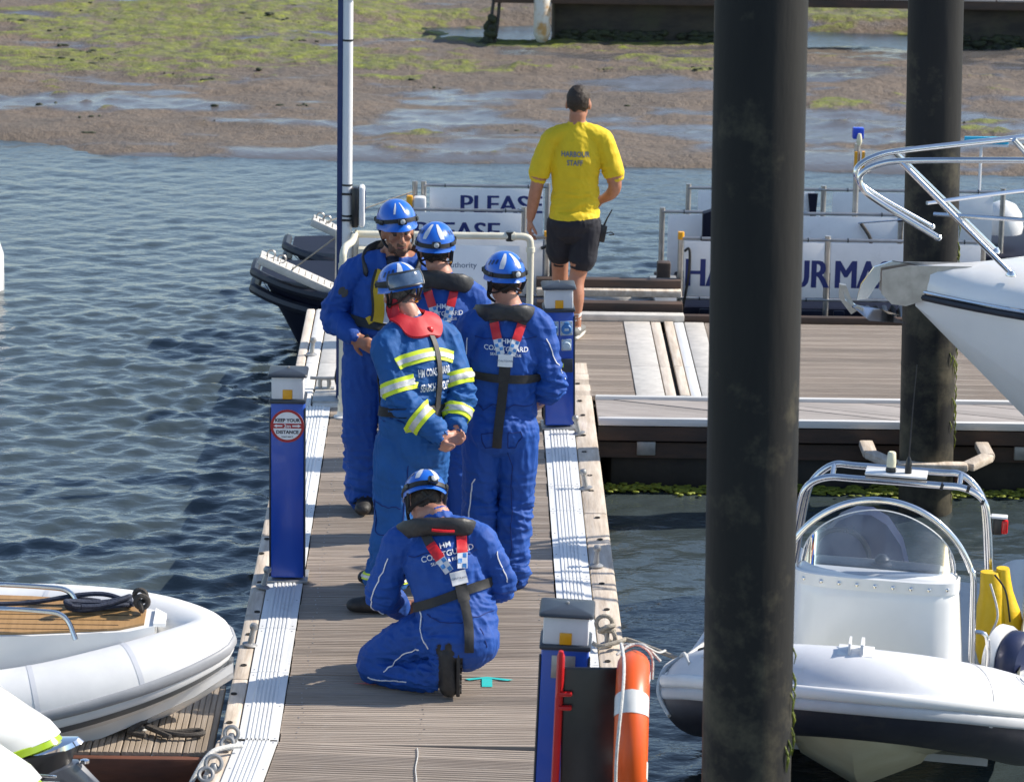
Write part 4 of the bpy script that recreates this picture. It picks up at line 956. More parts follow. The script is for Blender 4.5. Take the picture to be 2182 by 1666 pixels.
# raised teak coaming plank on the near side and its stainless rails
for x, dz in ((.12, -.03), (-.17, -.01)):
    MB().tube(cr_path([(x - .06, .60, .49 + dz), (x, .66, .58 + dz), (x + .02, .80, .60 + dz), (x + .05, 1.25, .60 + dz), (x + .05, 1.36, .58 + dz), (x + .03, 1.44, .50 + dz)]), .013, n=9).build('grab_rail', 'steel', rw)
MB().prism([(-.05, .19, .46), (.05, .19, .46), (.08, .245, .475), (-.08, .245, .475)], (0, 0, 1), .02).build('bow_plate', 'gel_white', rw, smooth=20)
mb = MB(); random.seed(12)
for k in range(3): mb.torus((random.uniform(-.02, .02) - .07, .31 + random.uniform(-.02, .02), .535 + .022 * k), .030, .013, n=18, m=8, rot=Matrix.Rotation(random.uniform(.6, 1.6), 3, 'X') @ Matrix.Rotation(random.uniform(0, 2), 3, 'Y'))
kn = thing('bow_rope', 'dark knotted rope on the bow post of the white inflatable', 'rope', (-1.22, 16.92, 0), R(90))
mb.build('knot', 'rope_dark', kn)
mb = MB()
for k in range(4):
    a = [(.0 + .06 * math.cos(q + k) - .02 * k, .52 + .15 * math.sin(q + k * .3), .510 + .012 * k + .014 * math.sin(2 * q)) for q in np.linspace(0, 5.9, 14)]; mb.tube(cr_path(a, 3), .012, n=7)
mb.tube(cr_path([(-.02, .35, .52), (.04, .48, .55), (.03, .62, .55), (-.02, .90, .52), (-.10, 1.4, .53)]), .012, n=7)
nr = thing('navy_rope_coil', 'loosely coiled navy rope on the teak foredeck', 'rope', (-1.22, 16.92, 0), R(90)); mb.build('coil', 'rope_navy', nr)
mb = MB()
for k in range(3): mb.torus((-.14, 1.46 + .03 * k, .555 + .015 * k), .035, .014, n=16, m=8, rot=Matrix.Rotation(R(50 + 20 * k), 3, 'Y'))
nk = thing('tan_rope_knot', 'tan knotted rope at the far end of the teak foredeck', 'rope', (-1.22, 16.92, 0), R(90)); mb.build('knot', 'rope', nk)
MB().torus((-.0, .52, -.02), .035, .007, n=20, m=8, rot=Matrix.Rotation(R(90), 3, 'Y')).build('bow_eye', 'steel_dull', rw)
# dark rope and cleat on the stub berth
br = thing('berth_rope', 'dark rope looped round a cleat on the ribbed berth', 'rope', (-1.47, 16.62, SZ + .012))
mb = MB(); mb.tube(cr_path([(-.05, .10, .03), (.0, .04, .02), (.10, .0, .012), (.22, .03, .012), (.25, -.02, .012), (.16, -.05, .014), (.06, -.02, .02), (-.02, .02, .03), (.10, -.07, .012)]), .013, n=8); mb.tube(cr_path([(-.08, .12, .05), (-.03, .06, .05), (-.10, -.02, .02), (-.02, -.05, .012)]), .013, n=8); mb.build('loop', 'rope_dark', br)
pin('corroded mooring pin among the dark rope on the ribbed berth', (-1.53, 16.72, SZ + .004), (0, R(10)), 1.1)

# ---------------------------------------------------------------- jet skis
def jetski(loc, label):
    t = thing('jet_ski', label, 'jet ski', loc, R(-2), 'jet skis nosed in beside the inflatable')
    def shell(prof, hw, m, name, taper=.25, belly=1.):
        rg = []
        for j in range(9):
            u = -1 + j / 4; k = 1 - taper * u * u
            ring = []
            for x, z in prof:
                wd = hw * min(1, (.10 + .75 * (-x)) / .55) if x > -.62 else hw
                ring.append((x - .16 * u * u * hw / .3, u * wd, z - (.05 * u * u if z > .2 else 0)))
            rg.append(ring)
        MB().rings(rg).build(name, m, t, smooth=30)
    shell([(-.20, .515), (-.24, .56), (-.33, .615), (-.43, .68), (-.56, .755), (-1.0, .90), (-1.0, .49), (-.30, .50)], .33, 'jet_white', 'hood')
    shell([(-.19, .485), (-.22, .511), (-1.0, .487), (-1.0, .43), (-.56, .43), (-.34, .455)], .36, 'jet_green', 'side_flash')
    shell([(-.10, .475), (-.12, .492), (-.32, .480), (-.32, .466)], .28, 'chrome', 'bow_trim')
    shell([(-.13, .464), (-.31, .464), (-.5, .428), (-1.0, .428), (-1.0, .34), (-.16, .36)], .36, 'jet_black', 'gunwale')
    shell([(-.12, .385), (-.005, .26), (.035, .18), (-.10, .12), (-1.0, .08), (-1.0, .345), (-.5, .35), (-.30, .385)], .34, 'jet_grey', 'bow_cowl')
    shell([(.035, .178), (.10, .09), (.02, -.05), (-.3, -.25), (-1.0, -.45), (-1.0, .09), (-.10, .12)], .32, 'hyp_white', 'hull')
    MB().box((-.25, -.235, .40), (.13, .01, .012), Matrix.Rotation(R(3), 3, 'Y'), bev=.003).build('accent_strip', 'chrome', t)
    for dx in (-.28, -.26): MB().ell((dx - .05, -.25, .31), (.012, .01, .010), n=8, m=6).build('badge_dot', 'chrome', t)
    MB().lathe([(.02, 0), (.02, .012), (.01, .016)], (-.095, -.02, .385), n=12).build('bow_eye', 'chrome', t)
    lettering('RO', .06, lambda x, y: Vector((-.62 + x, -.262 + .0 * x, .565 + y)), 'lettering', 'ink', t, wide=1.5, bold=.02)
    return t
jetski((-1.52, 15.05, .0), 'white and lime jet ski moored beside the white inflatable hull')
jetski((-1.53, 14.42, .02), 'white and lime jet ski on the outer side of its twin')

# ---------------------------------------------------------------- motor cruiser bow
cz = thing('motor_cruiser', 'white motor cruiser bow with stainless pulpit rails', 'motor cruiser', (2.53, 20.0, 0))
def st(s):
    b_ = 1.15 * (1 - math.exp(-s / 1.05)); sheer = 1.42 - .02 * s
    kz = 1.36 - .98 * s if s < 1.7 else 1.36 - 1.666 - .15 * (s - 1.7)
    return b_, sheer, kz
rg = []; dr_ = []; rub = []
for i in range(24):
    s = .0 + 4.2 * (i / 23) ** 1.5; b_, sh_, kz = st(s); cw = b_ * .62; czz = kz + (sh_ - kz) * .35
    rg.append([(s, -b_, sh_), (s, -b_ * .9, sh_ - (sh_ - kz) * .30), (s, -cw, czz), (s, -cw * .95, czz - .02), (s, 0, kz), (s, cw * .95, czz - .02), (s, cw, czz), (s, b_ * .9, sh_ - (sh_ - kz) * .30), (s, b_, sh_)])
    dr_.append([(s, -b_ - .004, sh_ + .004), (s, -b_ * .97, sh_ + .07), (s + .0, -b_ * .80, sh_ + .13 + .04 * min(s, 1)), (s, 0, sh_ + .17 + .10 * min(s, 1.4)), (s, b_ * .80, sh_ + .13 + .04 * min(s, 1)), (s, b_ * .97, sh_ + .07), (s, b_ + .004, sh_ + .004)])
    rub.append((s, -b_ - .006, sh_))
MB().rings(rg, closed=False, caps=False).build('hull', 'gel_white', cz, smooth=40)
MB().rings(dr_, closed=False, caps=False).build('foredeck', 'gel_white', cz, smooth=50)
full = [Vector(p) for p in reversed(rub)] + [Vector((p[0], -p[1], p[2])) for p in rub[1:]]
MB().tube(full, .020, n=8, upv=(0, 0, 1)).build('rubbing_strake', 'hyp_navy', cz)
MB().tube([p + Vector((0, 0, .030)) for p in full], .012, n=8, upv=(0, 0, 1)).build('strake_trim', 'steel', cz)
MB().tube([(p.x, p.y * .985, p.z - .36 + .05 * p.x) for p in full if p.x > .6 and p.y < 0], .006, n=6).build('hull_line', 'hyp_grey', cz)
# pulpit
for s, dz in ((-1, 0), (1, 0)):
    y0 = s * .10
    top = [(2.6, s * .95, 2.36 - 0.0), (1.3, s * .62, 2.30), (.60, s * .36, 2.26), (-.05, s * .17, 2.215), (-.24, s * .12, 2.185), (-.345, s * .10, 2.12), (-.33, s * .10, 2.04), (-.24, s * .11, 1.97), (-.05, s * .13, 1.86), (.085, s * .15, 1.785)]
    MB().tube(cr_path(top, 7), .0175, n=10).build('top_rail', 'steel', cz)
    MB().ell((.09, s * .15, 1.782), (.024, .02, .02), n=10, m=6).build('rail_end', 'steel', cz)
    MB().tube(cr_path([(2.6, s * .95, 1.96), (1.0, s * .58, 1.95), (.06, s * .16, 1.915)]), .012, n=8).build('mid_rail', 'steel', cz)
    for (xa, za), (xb, zb_) in (((-.13, 2.20), (.48, 1.62)), ((.55, 2.26), (1.15, 1.63)), ((1.4, 2.3), (2.0, 1.64))):
        MB().tube([(xa, s * (.15 + .25 * max(0, xa)), za), (xb, s * (.12 + .40 * xb), zb_)], .016, n=9).build('stanchion', 'steel', cz)
        MB().lathe([(.03, 0), (.03, .01), (.018, .03)], (xb, s * (.12 + .40 * xb), zb_ - .015), n=12).build('stanchion_foot', 'steel', cz)
# bow roller and plough anchor
for s in (-1, 1): MB().prism([(.30, s * .05, 1.60), (-.05, s * .05, 1.60), (-.20, s * .05, 1.57), (-.20, s * .05, 1.44), (-.14, s * .05, 1.38), (-.06, s * .05, 1.37), (.10, s * .05, 1.42), (.30, s * .05, 1.50)], (0, s, 0), .008).build('bow_roller_cheek', 'steel_dull', cz, smooth=25)
MB().tube([(-.12, -.05, 1.42), (-.12, .05, 1.42)], .035, n=14).build('roller', 'black_rubber', cz)
an = thing('plough_anchor', 'stainless plough anchor stowed on the cruiser bow roller', 'anchor', (2.53, 20.0, 0))
MB().prism([(.20, -.012, 1.56), (-.14, -.012, 1.615), (-.24, -.012, 1.58), (-.31, -.012, 1.48), (-.33, -.012, 1.39), (-.27, -.012, 1.40), (-.21, -.012, 1.50), (-.12, -.012, 1.55), (.20, -.012, 1.51)], (0, 1, 0), .024).build('shank', 'steel', an, smooth=25)
for s in (-1, 1):
    MB().add([(-.42, 0, 1.47), (-.36, s * .03, 1.36), (-.27, s * .13, 1.30), (-.06, s * .10, 1.28), (-.20, 0, 1.34), (-.34, 0, 1.32), (-.40, s * .06, 1.40)], [(0, 1, 6), (1, 2, 6), (1, 4, 2), (4, 3, 2), (1, 5, 4)]).build('fluke', 'steel', an, smooth=20)
MB().prism([(-.43, -.02, 1.48), (-.395, -.02, 1.475), (-.33, -.02, 1.33), (-.36, -.02, 1.31), (-.43, -.02, 1.40)], (0, 1, 0), .04).build('fluke_tip', 'steel_dull', an, smooth=25)
MB().torus((-.24, 0, 1.52), .03, .005, n=16, m=6, rot=Matrix.Rotation(R(80), 3, 'X')).build('shackle', 'steel', an)

# ---------------------------------------------------------------- harbour workboats
def fence(t, x0, x1, y, zb, zt, posts, panels, words, yellow=None, wscale=1.):
    """stainless guard rail with white sign panels lashed to it (parts of the boat)"""
    for z in (zt, zb): MB().tube([(x0, y, z), (x1, y, z)], .012, n=8).build('guard_rail', 'steel_dull', t)
    for px in posts: MB().tube([(px, y + .01, zb - .28), (px, y + .01, zt + .03)], .021, n=10).build('guard_post', 'steel_dull', t)
    if yellow is not None: MB().tube([(yellow, y + .01, zt - .01), (yellow, y + .01, zt + .045)], .0235, n=10).build('post_cap', 'amber', t)
    for a, b_ in panels:
        p = MB().box(((a + b_) / 2, y - .014, (zb + zt) / 2), (b_ - a, .008, zt - zb - .035), bev=.002).build('sign_panel', 'sign_white', t)
        for q in np.linspace(a + .12, b_ - .12, max(2, int((b_ - a) / .45))):
            for z in (zt, zb): MB().tube([(q - .004, y, z), (q + .004, y, z)], .0165, n=8).build('cable_tie', 'black_plastic', p)
        for txt, xc, zc_, sz, wide in words:
            if a <= xc <= b_: lettering(txt, sz, flat(zc_, y - .0195, xc), 'lettering', 'ink_navy', p, wide=wide, fat=sz * .028)
def navy_hull(t, xb, xs_, y0, y1, zg, rise=.13):
    """bow at xb pointing -x, stern at xs_"""
    rg = []; N = 16
    for i in range(N):
        s = i / (N - 1); x = xb + (xs_ - xb) * s ** 1.6; d_ = x - xb
        k = 1 - math.exp(-d_ / .38); ym = (y0 + y1) / 2; hw = (y1 - y0) / 2; zt = zg + rise * math.exp(-d_ / .55); w_ = hw * (.30 + .70 * k)
        rake = .22 * math.exp(-d_ / .3)
        rg.append([(x, ym - w_, zt), (x + rake * .5, ym - w_ * .97, zt - .2), (x + rake * 1.4, ym - w_ * .8, -.5), (x + rake * 1.4, ym + w_ * .8, -.5), (x + rake * .5, ym + w_ * .97, zt - .2), (x, ym + w_, zt)])
    MB().rings(rg).build('hull', 'hull_navy', t, smooth=35)
    for dz, rr2 in ((-.02, .036), (-.145, .042)):
        path = [Vector(r[0]) + Vector((.0, -.02, dz)) for r in rg]; pre = [Vector((path[0].x - .05, path[0].y + .06, path[0].z + .012))]
        fr = [Vector((path[0].x - .05, 2 * (y0 + y1) / 2 - path[0].y - .06, path[0].z + .012))]
        MB().tube(fr + pre + path, rr2, n=8, upv=(0, 0, 1)).build('fender_strake', 'hyp_navy', t)
    MB().prism([(rg[0][0][0] - .004, (y0 + y1) / 2 - .02, rg[0][0][2] - .1), (rg[0][0][0] + .3, (y0 + y1) / 2 - .02, -.5), (rg[0][0][0] + .34, (y0 + y1) / 2 - .02, -.5)], (0, 1, 0), .02).build('stem_band', 'hyp_pale', t, smooth=20)
    MB().box(((xb + xs_) / 2 + .3, (y0 + y1) / 2, zg - .10), (xs_ - xb - .7, y1 - y0 - .2, .02)).build('deck', 'hull_navy', t)
def ramp(t, a, b_, w_, m='galv_pale'):
    """slatted bow gangplank"""
    a, b_ = Vector(a), Vector(b_); L = (b_ - a).length; d_ = (b_ - a).normalized(); sd_ = Vector((0, 1, 0)); nrm = d_.cross(sd_)
    if nrm.z < 0: nrm = -nrm
    for s in (-1, 1): MB().bar(a + sd_ * s * w_ / 2, b_ + sd_ * s * w_ / 2, .03, .058, bev=.006).build('ramp_stringer', m, t)
    n_ = int(L / .05)
    for i in range(n_): MB().box(a + d_ * ((i + .5) * L / n_) + nrm * .024, (.046, w_, .012), Matrix((d_, sd_, nrm)).transposed(), bev=.002).build('ramp_slat', m, t)
    for k in (.10, .22): MB().torus(a + d_ * k * L + nrm * .055, .03, .006, n=14, m=6, rot=Matrix.Rotation(R(90), 3, 'X')).build('ramp_ring', 'steel_dull', t)
bA = thing('workboat', 'navy harbour workboat with lashed signs and slatted bow ramp, next to the platform', 'workboat', (0, 0, 0), 0, 'harbour workboats')
navy_hull(bA, -1.50, .66, 25.95, 27.40, -.02)
ramp(bA, (-1.50, 26.25, .27), (-.85, 26.25, -.02), .20)
fence(bA, -.93, .60, 26.10, .04, .475, (-.92, -.35, .2, .60), ((-.90, .57),), (), yellow=.60)
fence(bA, -.55, .455, 27.40, -.08, .415, (-.54, .45), ((-.52, .43),), (('PLEASE', -.06, .185, .20, 1.06),))
MB().tube(cr_path([(.56, 26.08, .40), (.63, 26.05, .42), (.635, 26.05, .3), (.625, 26.06, 0)]), .012, n=7).build('hung_cable', 'black_rubber', bA)
for p, q in (((-1.27, 26.2, .18), (-.80, 26.1, .56)), ((-1.22, 26.3, .12), (-.95, 26.3, .06))): MB().tube([p, q], .006, n=5).build('ramp_stay', 'rope', bA)
MB().tube([(-.98, 26.0, -.08), (-.80, 26.1, .22)], .02, n=8).build('stay_post', 'steel_dull', bA)
bB = thing('workboat', 'navy harbour workboat moored on the outer side of another', 'workboat', (0, 0, 0), 0, 'harbour workboats')
navy_hull(bB, -1.36, .66, 27.85, 29.2, -.18, .10)
ramp(bB, (-1.20, 28.2, .16), (-.75, 28.2, -.04), .18)
fence(bB, -.33, .66, 28.6, -.12, .375, (-.40, -.33, .655), ((-.28, .62),), (('PLEASE', .285, .165, .20, 1.06),), yellow=None)
MB().tube([(-1.1, 28.2, .14), (-.42, 28.55, .33)], .006, n=5).build('ramp_stay', 'rope', bB)
MB().box((-.36, 28.52, .22), (.10, .10, .16), bev=.02).build('radio_box', 'ped_white', bB); MB().box((-.44, 28.5, .24), (.05, .06, .14), bev=.01).build('amber_beacon', 'amber', bB)
for a, b_ in (((-.75, 28.3, -.15), (-.45, 28.5, .24)), ((-.66, 28.3, -.15), (-.40, 28.5, .2))): MB().tube([a, b_], .022, n=8).build('handrail', 'steel_dull', bB)
bC = thing('workboat', 'navy workboat behind the platform carrying the HARBOUR MASTER sign', 'workboat', (0, 0, 0), 0, 'harbour workboats')
rgm = MB().box((3.05, 26.8, -.20), (2.9, 1.3, .34), bev=.04).build('hull', 'hull_navy', bC)
fence(bC, 1.57, 3.80, 26.10, .04, .485, (1.575, 2.645, 3.78), ((1.60, 2.62), (2.67, 3.76)), (('HARBOUR', 2.13, .135, .295, .76), ('MASTER', 3.10, .135, .295, .76)), yellow=1.575)
fence(bC, 1.50, 3.35, 27.40, -.08, .425, (1.505, 3.33), ((1.55, 3.30),), ())
MB().tube(cr_path([(1.60, 26.05, .40), (1.635, 26.03, .41), (1.63, 26.03, .2), (1.58, 26.05, -.12)]), .010, n=7).build('hung_cable', 'black_rubber', bC)
MB().box((1.50, 27.4, -.30), (.09, .09, .5), bev=.008).build('corner_post', 'dark_beam', bC); MB().box((1.50, 26.6, -.02), (.20, .9, .05), bev=.006).build('side_step', 'galv', bC)
MB().prism([(1.80, 27.15, .0), (2.05, 27.15, .0), (2.05, 27.15, .42), (1.92, 27.15, .50), (1.80, 27.15, .46)], (0, 1, 0), .10).build('engine_cowl', 'hull_navy', bC, smooth=25)
MB().lathe([(.03, 0), (.03, .02)], (1.98, 27.14, .22), n=14, axis=Vector((0, -1, 0))).build('cowl_badge', 'steel_dull', bC)
for x0, x1 in ((1.72, 2.05), (2.25, 2.62), (2.70, 2.78)): MB().box(((x0 + x1) / 2, 26.06, -.14), (x1 - x0, .04, .22), bev=.01).build('fender_board', 'hull_navy', bC)
for k in range(6): MB().torus((2.98 + .055 * k, 26.05, -.10), .10, .020, n=22, m=8, rot=Matrix.Rotation(R(70 + 4 * k), 3, 'Y')).build('hose_coil', ('galv', 'black_rubber')[k % 2], bC)
MB().lathe([(.03, 0), (.035, .04), (.03, .12), (.012, .16)], (3.36, 26.0, -.20), n=12).build('orange_bottle', 'orange', bC); MB().box((2.88, 26.02, -.14), (.05, .04, .12), bev=.01).build('orange_float', 'amber', bC)
# lamp mast and tackle on deck
MB().tube([(2.985, 27.5, -.1), (2.985, 27.5, .95)], .022, n=10).build('lamp_mast', 'steel_dull', bC); MB().tube([(2.90, 27.45, -.1), (2.985, 27.5, .42)], .016, n=8).build('mast_brace', 'steel_dull', bC)
for dx in (-.012, .045): MB().box((2.985 + dx, 27.485, .83), (.020, .05, .13)).build('mast_tape', 'amber', bC)
MB().box((2.985, 27.5, 1.035), (.085, .07, .085), bev=.008).build('blue_lamp', 'lamp_blue', bC); MB().lathe([(.012, 0), (.022, .03), (.018, .07), (.012, .09)], (2.99, 27.44, .95), n=10).build('lamp_bracket', 'lamp_cream', bC)
MB().tube([(3.0, 27.4, .36), (3.45, 27.4, .40)], .020, n=9).build('tow_bar', 'steel', bC)
MB().tube(cr_path([(3.02, 27.36, .36), (3.10, 27.34, .22), (3.02, 27.34, .10), (2.95, 27.34, .2)]), .014, n=7).build('tow_strap', 'rope_dark', bC)
MB().box((3.42, 27.36, .30), (.09, .08, .22), Matrix.Rotation(R(12), 3, 'Y'), bev=.02).build('tow_block', 'black_plastic', bC); MB().box((3.33, 27.36, .15), (.12, .06, .05), bev=.015).build('tow_foot', 'black_plastic', bC)
bD = thing('workboat', 'navy workboat beyond the HARBOUR MASTER sign with white dome aboard', 'workboat', (0, 0, 0), 0, 'harbour workboats')
MB().box((3.3, 29.1, -.28), (3.0, 1.2, .34), bev=.04).build('hull', 'hull_navy', bD)
fence(bD, 1.77, 4.3, 28.6, -.12, .385, (1.775, 2.85, 4.28), ((1.85, 2.78), (2.92, 4.2)), (), None)
MB().prism([(2.72, 28.55, .36), (2.80, 28.55, .36), (2.78, 28.55, .05), (2.76, 28.55, .05)], (0, 1, 0), .02).build('strap', 'hull_navy', bD, smooth=20)
MB().lathe([(.16, 0), (.17, .05), (.15, .16), (.10, .23), (.03, .26)], (4.33, 28.9, .0), n=22).build('dome', 'gel_white', bD)
MB().tube([(4.20, 29.4, -.2), (4.20, 29.4, .62)], .012, n=8).build('plate_pole', 'pole_white', bD); MB().box((4.24, 29.4, .66), (.36, .03, .06), bev=.004).build('cyan_plate', 'cyan_plate', bD); MB().box((4.24, 29.395, .62), (.36, .03, .018)).build('plate_rail', 'pole_white', bD)
# pale hull of a low dinghy in the gap
dg = thing('low_dinghy', 'low pale dinghy lying behind the steps in the gap', 'dinghy', (1.1, 27.0, -.44))
MB().ell((.05, 0, .20), (.34, .30, .20), n=24, m=12).build('hull', 'gel_white', dg); MB().ell((.05, 0, .30), (.29, .25, .12), n=24, m=12).build('cover', 'galv_pale', dg)
for lab, x, yy in (('rough timber fender leaning in the gap behind the yellow capped post', 1.47, 26.5),):
    tf = thing('timber_fender', lab, 'fender', (x, yy, 0)); MB().box((0, 0, -.15), (.10, .10, .75), Matrix.Rotation(R(1), 3, 'Y'), bev=.012).build('balk', 'dark_beam', tf)
# ---------------------------------------------------------------- people
V = Vector
class Body:
    """lofted limbs fused into one skin by a voxel remesh; materials follow the nearest source limb"""
    def __init__(s): s.mb = MB(); s.tags = []; s.rules = []
    def _t(s, tag): s.tags += [tag] * (len(s.mb.v) - len(s.tags))
    def chain(s, P, Rr, tag, side=(1, 0, 0), k=5, n=18):
        P = [V(p) for p in P]; a = [(r, r) if isinstance(r, (int, float)) else r for r in Rr]
        pts = cr_path(P, k); ra = cr_vals([q[0] for q in a], k); rb = cr_vals([q[1] for q in a], k); m = len(pts); rings = []; side = V(side)
        for i in range(m):
            t = (pts[min(i + 1, m - 1)] - pts[max(i - 1, 0)]).normalized(); x = side - t * side.dot(t)
            if x.length < .05: x = V((0, 1, 0)) - t * t.y
            x.normalize(); y = t.cross(x)
            def ring(c, f): return [c + x * (ra[i] * f * math.cos(2 * math.pi * j / n)) + y * (rb[i] * f * math.sin(2 * math.pi * j / n)) for j in range(n)]
            rm = min(ra[i], rb[i])
            if i == 0: rings += [ring(pts[0] - t * rm * .95, .25), ring(pts[0] - t * rm * .6, .75)]
            rings.append(ring(pts[i], 1))
            if i == m - 1: rings += [ring(pts[i] + t * rm * .6, .75), ring(pts[i] + t * rm * .95, .25)]
        s.mb.rings(rings); s._t(tag)
    def ell(s, c, rad, tag, rot=None): s.mb.ell(c, rad, 18, 12, rot); s._t(tag)
    def hand(s, wr, d, nrm, tag, thumb=1, curl=.5, sc=1.):
        """d: wrist to fingers, nrm: palm normal, thumb side sign"""
        d = V(d).normalized(); nrm = V(nrm); nrm = (nrm - d * nrm.dot(d)).normalized(); sd_ = d.cross(nrm) * thumb; wr = V(wr)
        s.chain([wr - d * .02, wr + d * .03, wr + d * .085 * sc], [(.027, .021), (.036, .018), (.040 * sc, .015)], tag, side=sd_)
        for q, L, st in ((.030, .072, .086), (.010, .082, .090), (-.011, .076, .088), (-.031, .060, .080)):
            b_ = wr + sd_ * q * sc + d * st * sc; pts = [b_ - d * .01]; a = 0
            for seg in (.42, .33, .25):
                a += curl * (1 + .15 * (q < 0)); dd = d * math.cos(a) + nrm * math.sin(a); b_ = b_ + dd * L * seg * sc; pts.append(b_)
            s.chain(pts, [.0105, .0098, .0092, .0080], tag, side=sd_, k=3, n=10)
        b_ = wr + sd_ * .026 + d * .022; d2 = (d * .62 + sd_ * .68 + nrm * .35).normalized(); d3 = (d * .8 + sd_ * .25 + nrm * .5).normalized()
        s.chain([b_, b_ + d2 * .035, b_ + d2 * .045 + d3 * .024, b_ + d2 * .048 + d3 * .044], [.0135, .0125, .0115, .009], tag, side=nrm, k=3, n=10)
    def build(s, name, parent, mats, vox=.0068, folds=(), amp=.0125, cloth=('overall',), seed=0, smooth=2):
        tmp = bpy.data.meshes.new('tmp'); tmp.from_pydata(s.mb.v, [], s.mb.f); tmp.update()
        bm = bmesh.new(); bm.from_mesh(tmp); bmesh.ops.recalc_face_normals(bm, faces=bm.faces); bm.to_mesh(tmp); bm.free()
        o = bpy.data.objects.new('tmp', tmp); C.objects.link(o); md = o.modifiers.new('r', 'REMESH'); md.mode = 'VOXEL'; md.voxel_size = vox
        dg_ = bpy.context.evaluated_depsgraph_get(); dg_.update(); me = bpy.data.meshes.new_from_object(o.evaluated_get(dg_))
        bpy.data.objects.remove(o); bpy.data.meshes.remove(tmp)
        kd = kdtree.KDTree(len(s.mb.v))
        for i, p in enumerate(s.mb.v): kd.insert(p, i)
        kd.balance()
        bm = bmesh.new(); bm.from_mesh(me)
        for _ in range(smooth): bmesh.ops.smooth_vert(bm, verts=bm.verts, factor=.5, use_axis_x=True, use_axis_y=True, use_axis_z=True)
        bm.normal_update(); bm.verts.ensure_lookup_table(); bm.verts.index_update()
        vt = [s.tags[kd.find(v.co)[1]] for v in bm.verts]
        for _ in range(8):
            nv = []
            for v, tg in zip(bm.verts, vt):
                c_ = {}
                for e in v.link_edges:
                    q = vt[e.other_vert(v).index]; c_[q] = c_.get(q, 0) + 1
                best = max(c_, key=c_.get) if c_ else tg
                nv.append(best if c_ and c_[best] > c_.get(tg, 0) else tg)
            vt = nv
        for rule in s.rules: vt = [rule(v.co, tg) for v, tg in zip(bm.verts, vt)]
        cl = set(cloth); mv = []
        fl = [(V(c), r, a) for c, r, a in folds]
        for v, tg in zip(bm.verts, vt):
            if tg in ('hair', 'hair_grey'): mv.append(v.normal * (.0045 * noise.noise(v.co * 110) + .003 * noise.noise(v.co * 45))); continue
            if tg not in cl: mv.append(None); continue
            p = v.co; w_ = .22
            for c, r, a in fl: w_ += a * math.exp(-((p - c).length / r) ** 2)
            q = V((p.x * 7 + p.z * 5, p.y * 7 - p.z * 3, p.z * 13)) + V((seed * 7.1,) * 3)
            wv = noise.noise_vector(q * .35) * 1.3
            n1_ = noise.noise(q + wv); n2_ = noise.noise(q * 2.1 + wv * 2 + V((5, 5, 5)))
            n3_ = noise.noise(V((p.x * 9 + p.z * 4, p.y * 9, p.z * 34)) + wv * 1.5 + V((seed, 3, 9)))
            n4_ = noise.noise(V((p.x * 22 + p.z * 5, p.y * 22, p.z * 4.5)) + wv * .8 + V((9, seed, 1)))
            mv.append(v.normal * (amp * (.30 * (1 - abs(n4_) * 3.0) + w_ * ((1 - abs(n1_) * 2.6) * .9 + (1 - abs(n2_) * 2.6) * .45) + (w_ - .22) * .75 * (1 - abs(n3_) * 3.2))))
        for v, d in zip(bm.verts, mv):
            if d is not None: v.co += d
        order = list(mats)
        vm = {v.index: order.index(t) if t in mats else 0 for v, t in zip(bm.verts, vt)}
        for f in bm.faces:
            c = [vm[v.index] for v in f.verts]; f.material_index = max(set(c), key=c.count); f.smooth = True
        bm.to_mesh(me); bm.free(); me.name = name
        mi = np.zeros(len(me.polygons), np.int32); me.polygons.foreach_get('material_index', mi); me.materials.clear()
        for k in order: me.materials.append(M[mats[k]])
        me.polygons.foreach_set('material_index', mi); me.update()
        s.obj = link(name, me, parent); s.bvh = BVHTree.FromPolygons([v.co.copy() for v in me.vertices], [tuple(p.vertices) for p in me.polygons])
        return s.obj
def ribbon(grid, name, m, parent, th=.004):
    """grid: rows across of (point, normal) -> thin solid strip"""
    mb = MB(); rings = []
    for row in grid: rings.append([p + n_ * th for p, n_ in row] + [p - n_ * .004 for p, n_ in reversed(row)])
    mb.rings(rings); return mb.build(name, m, parent, smooth=50)
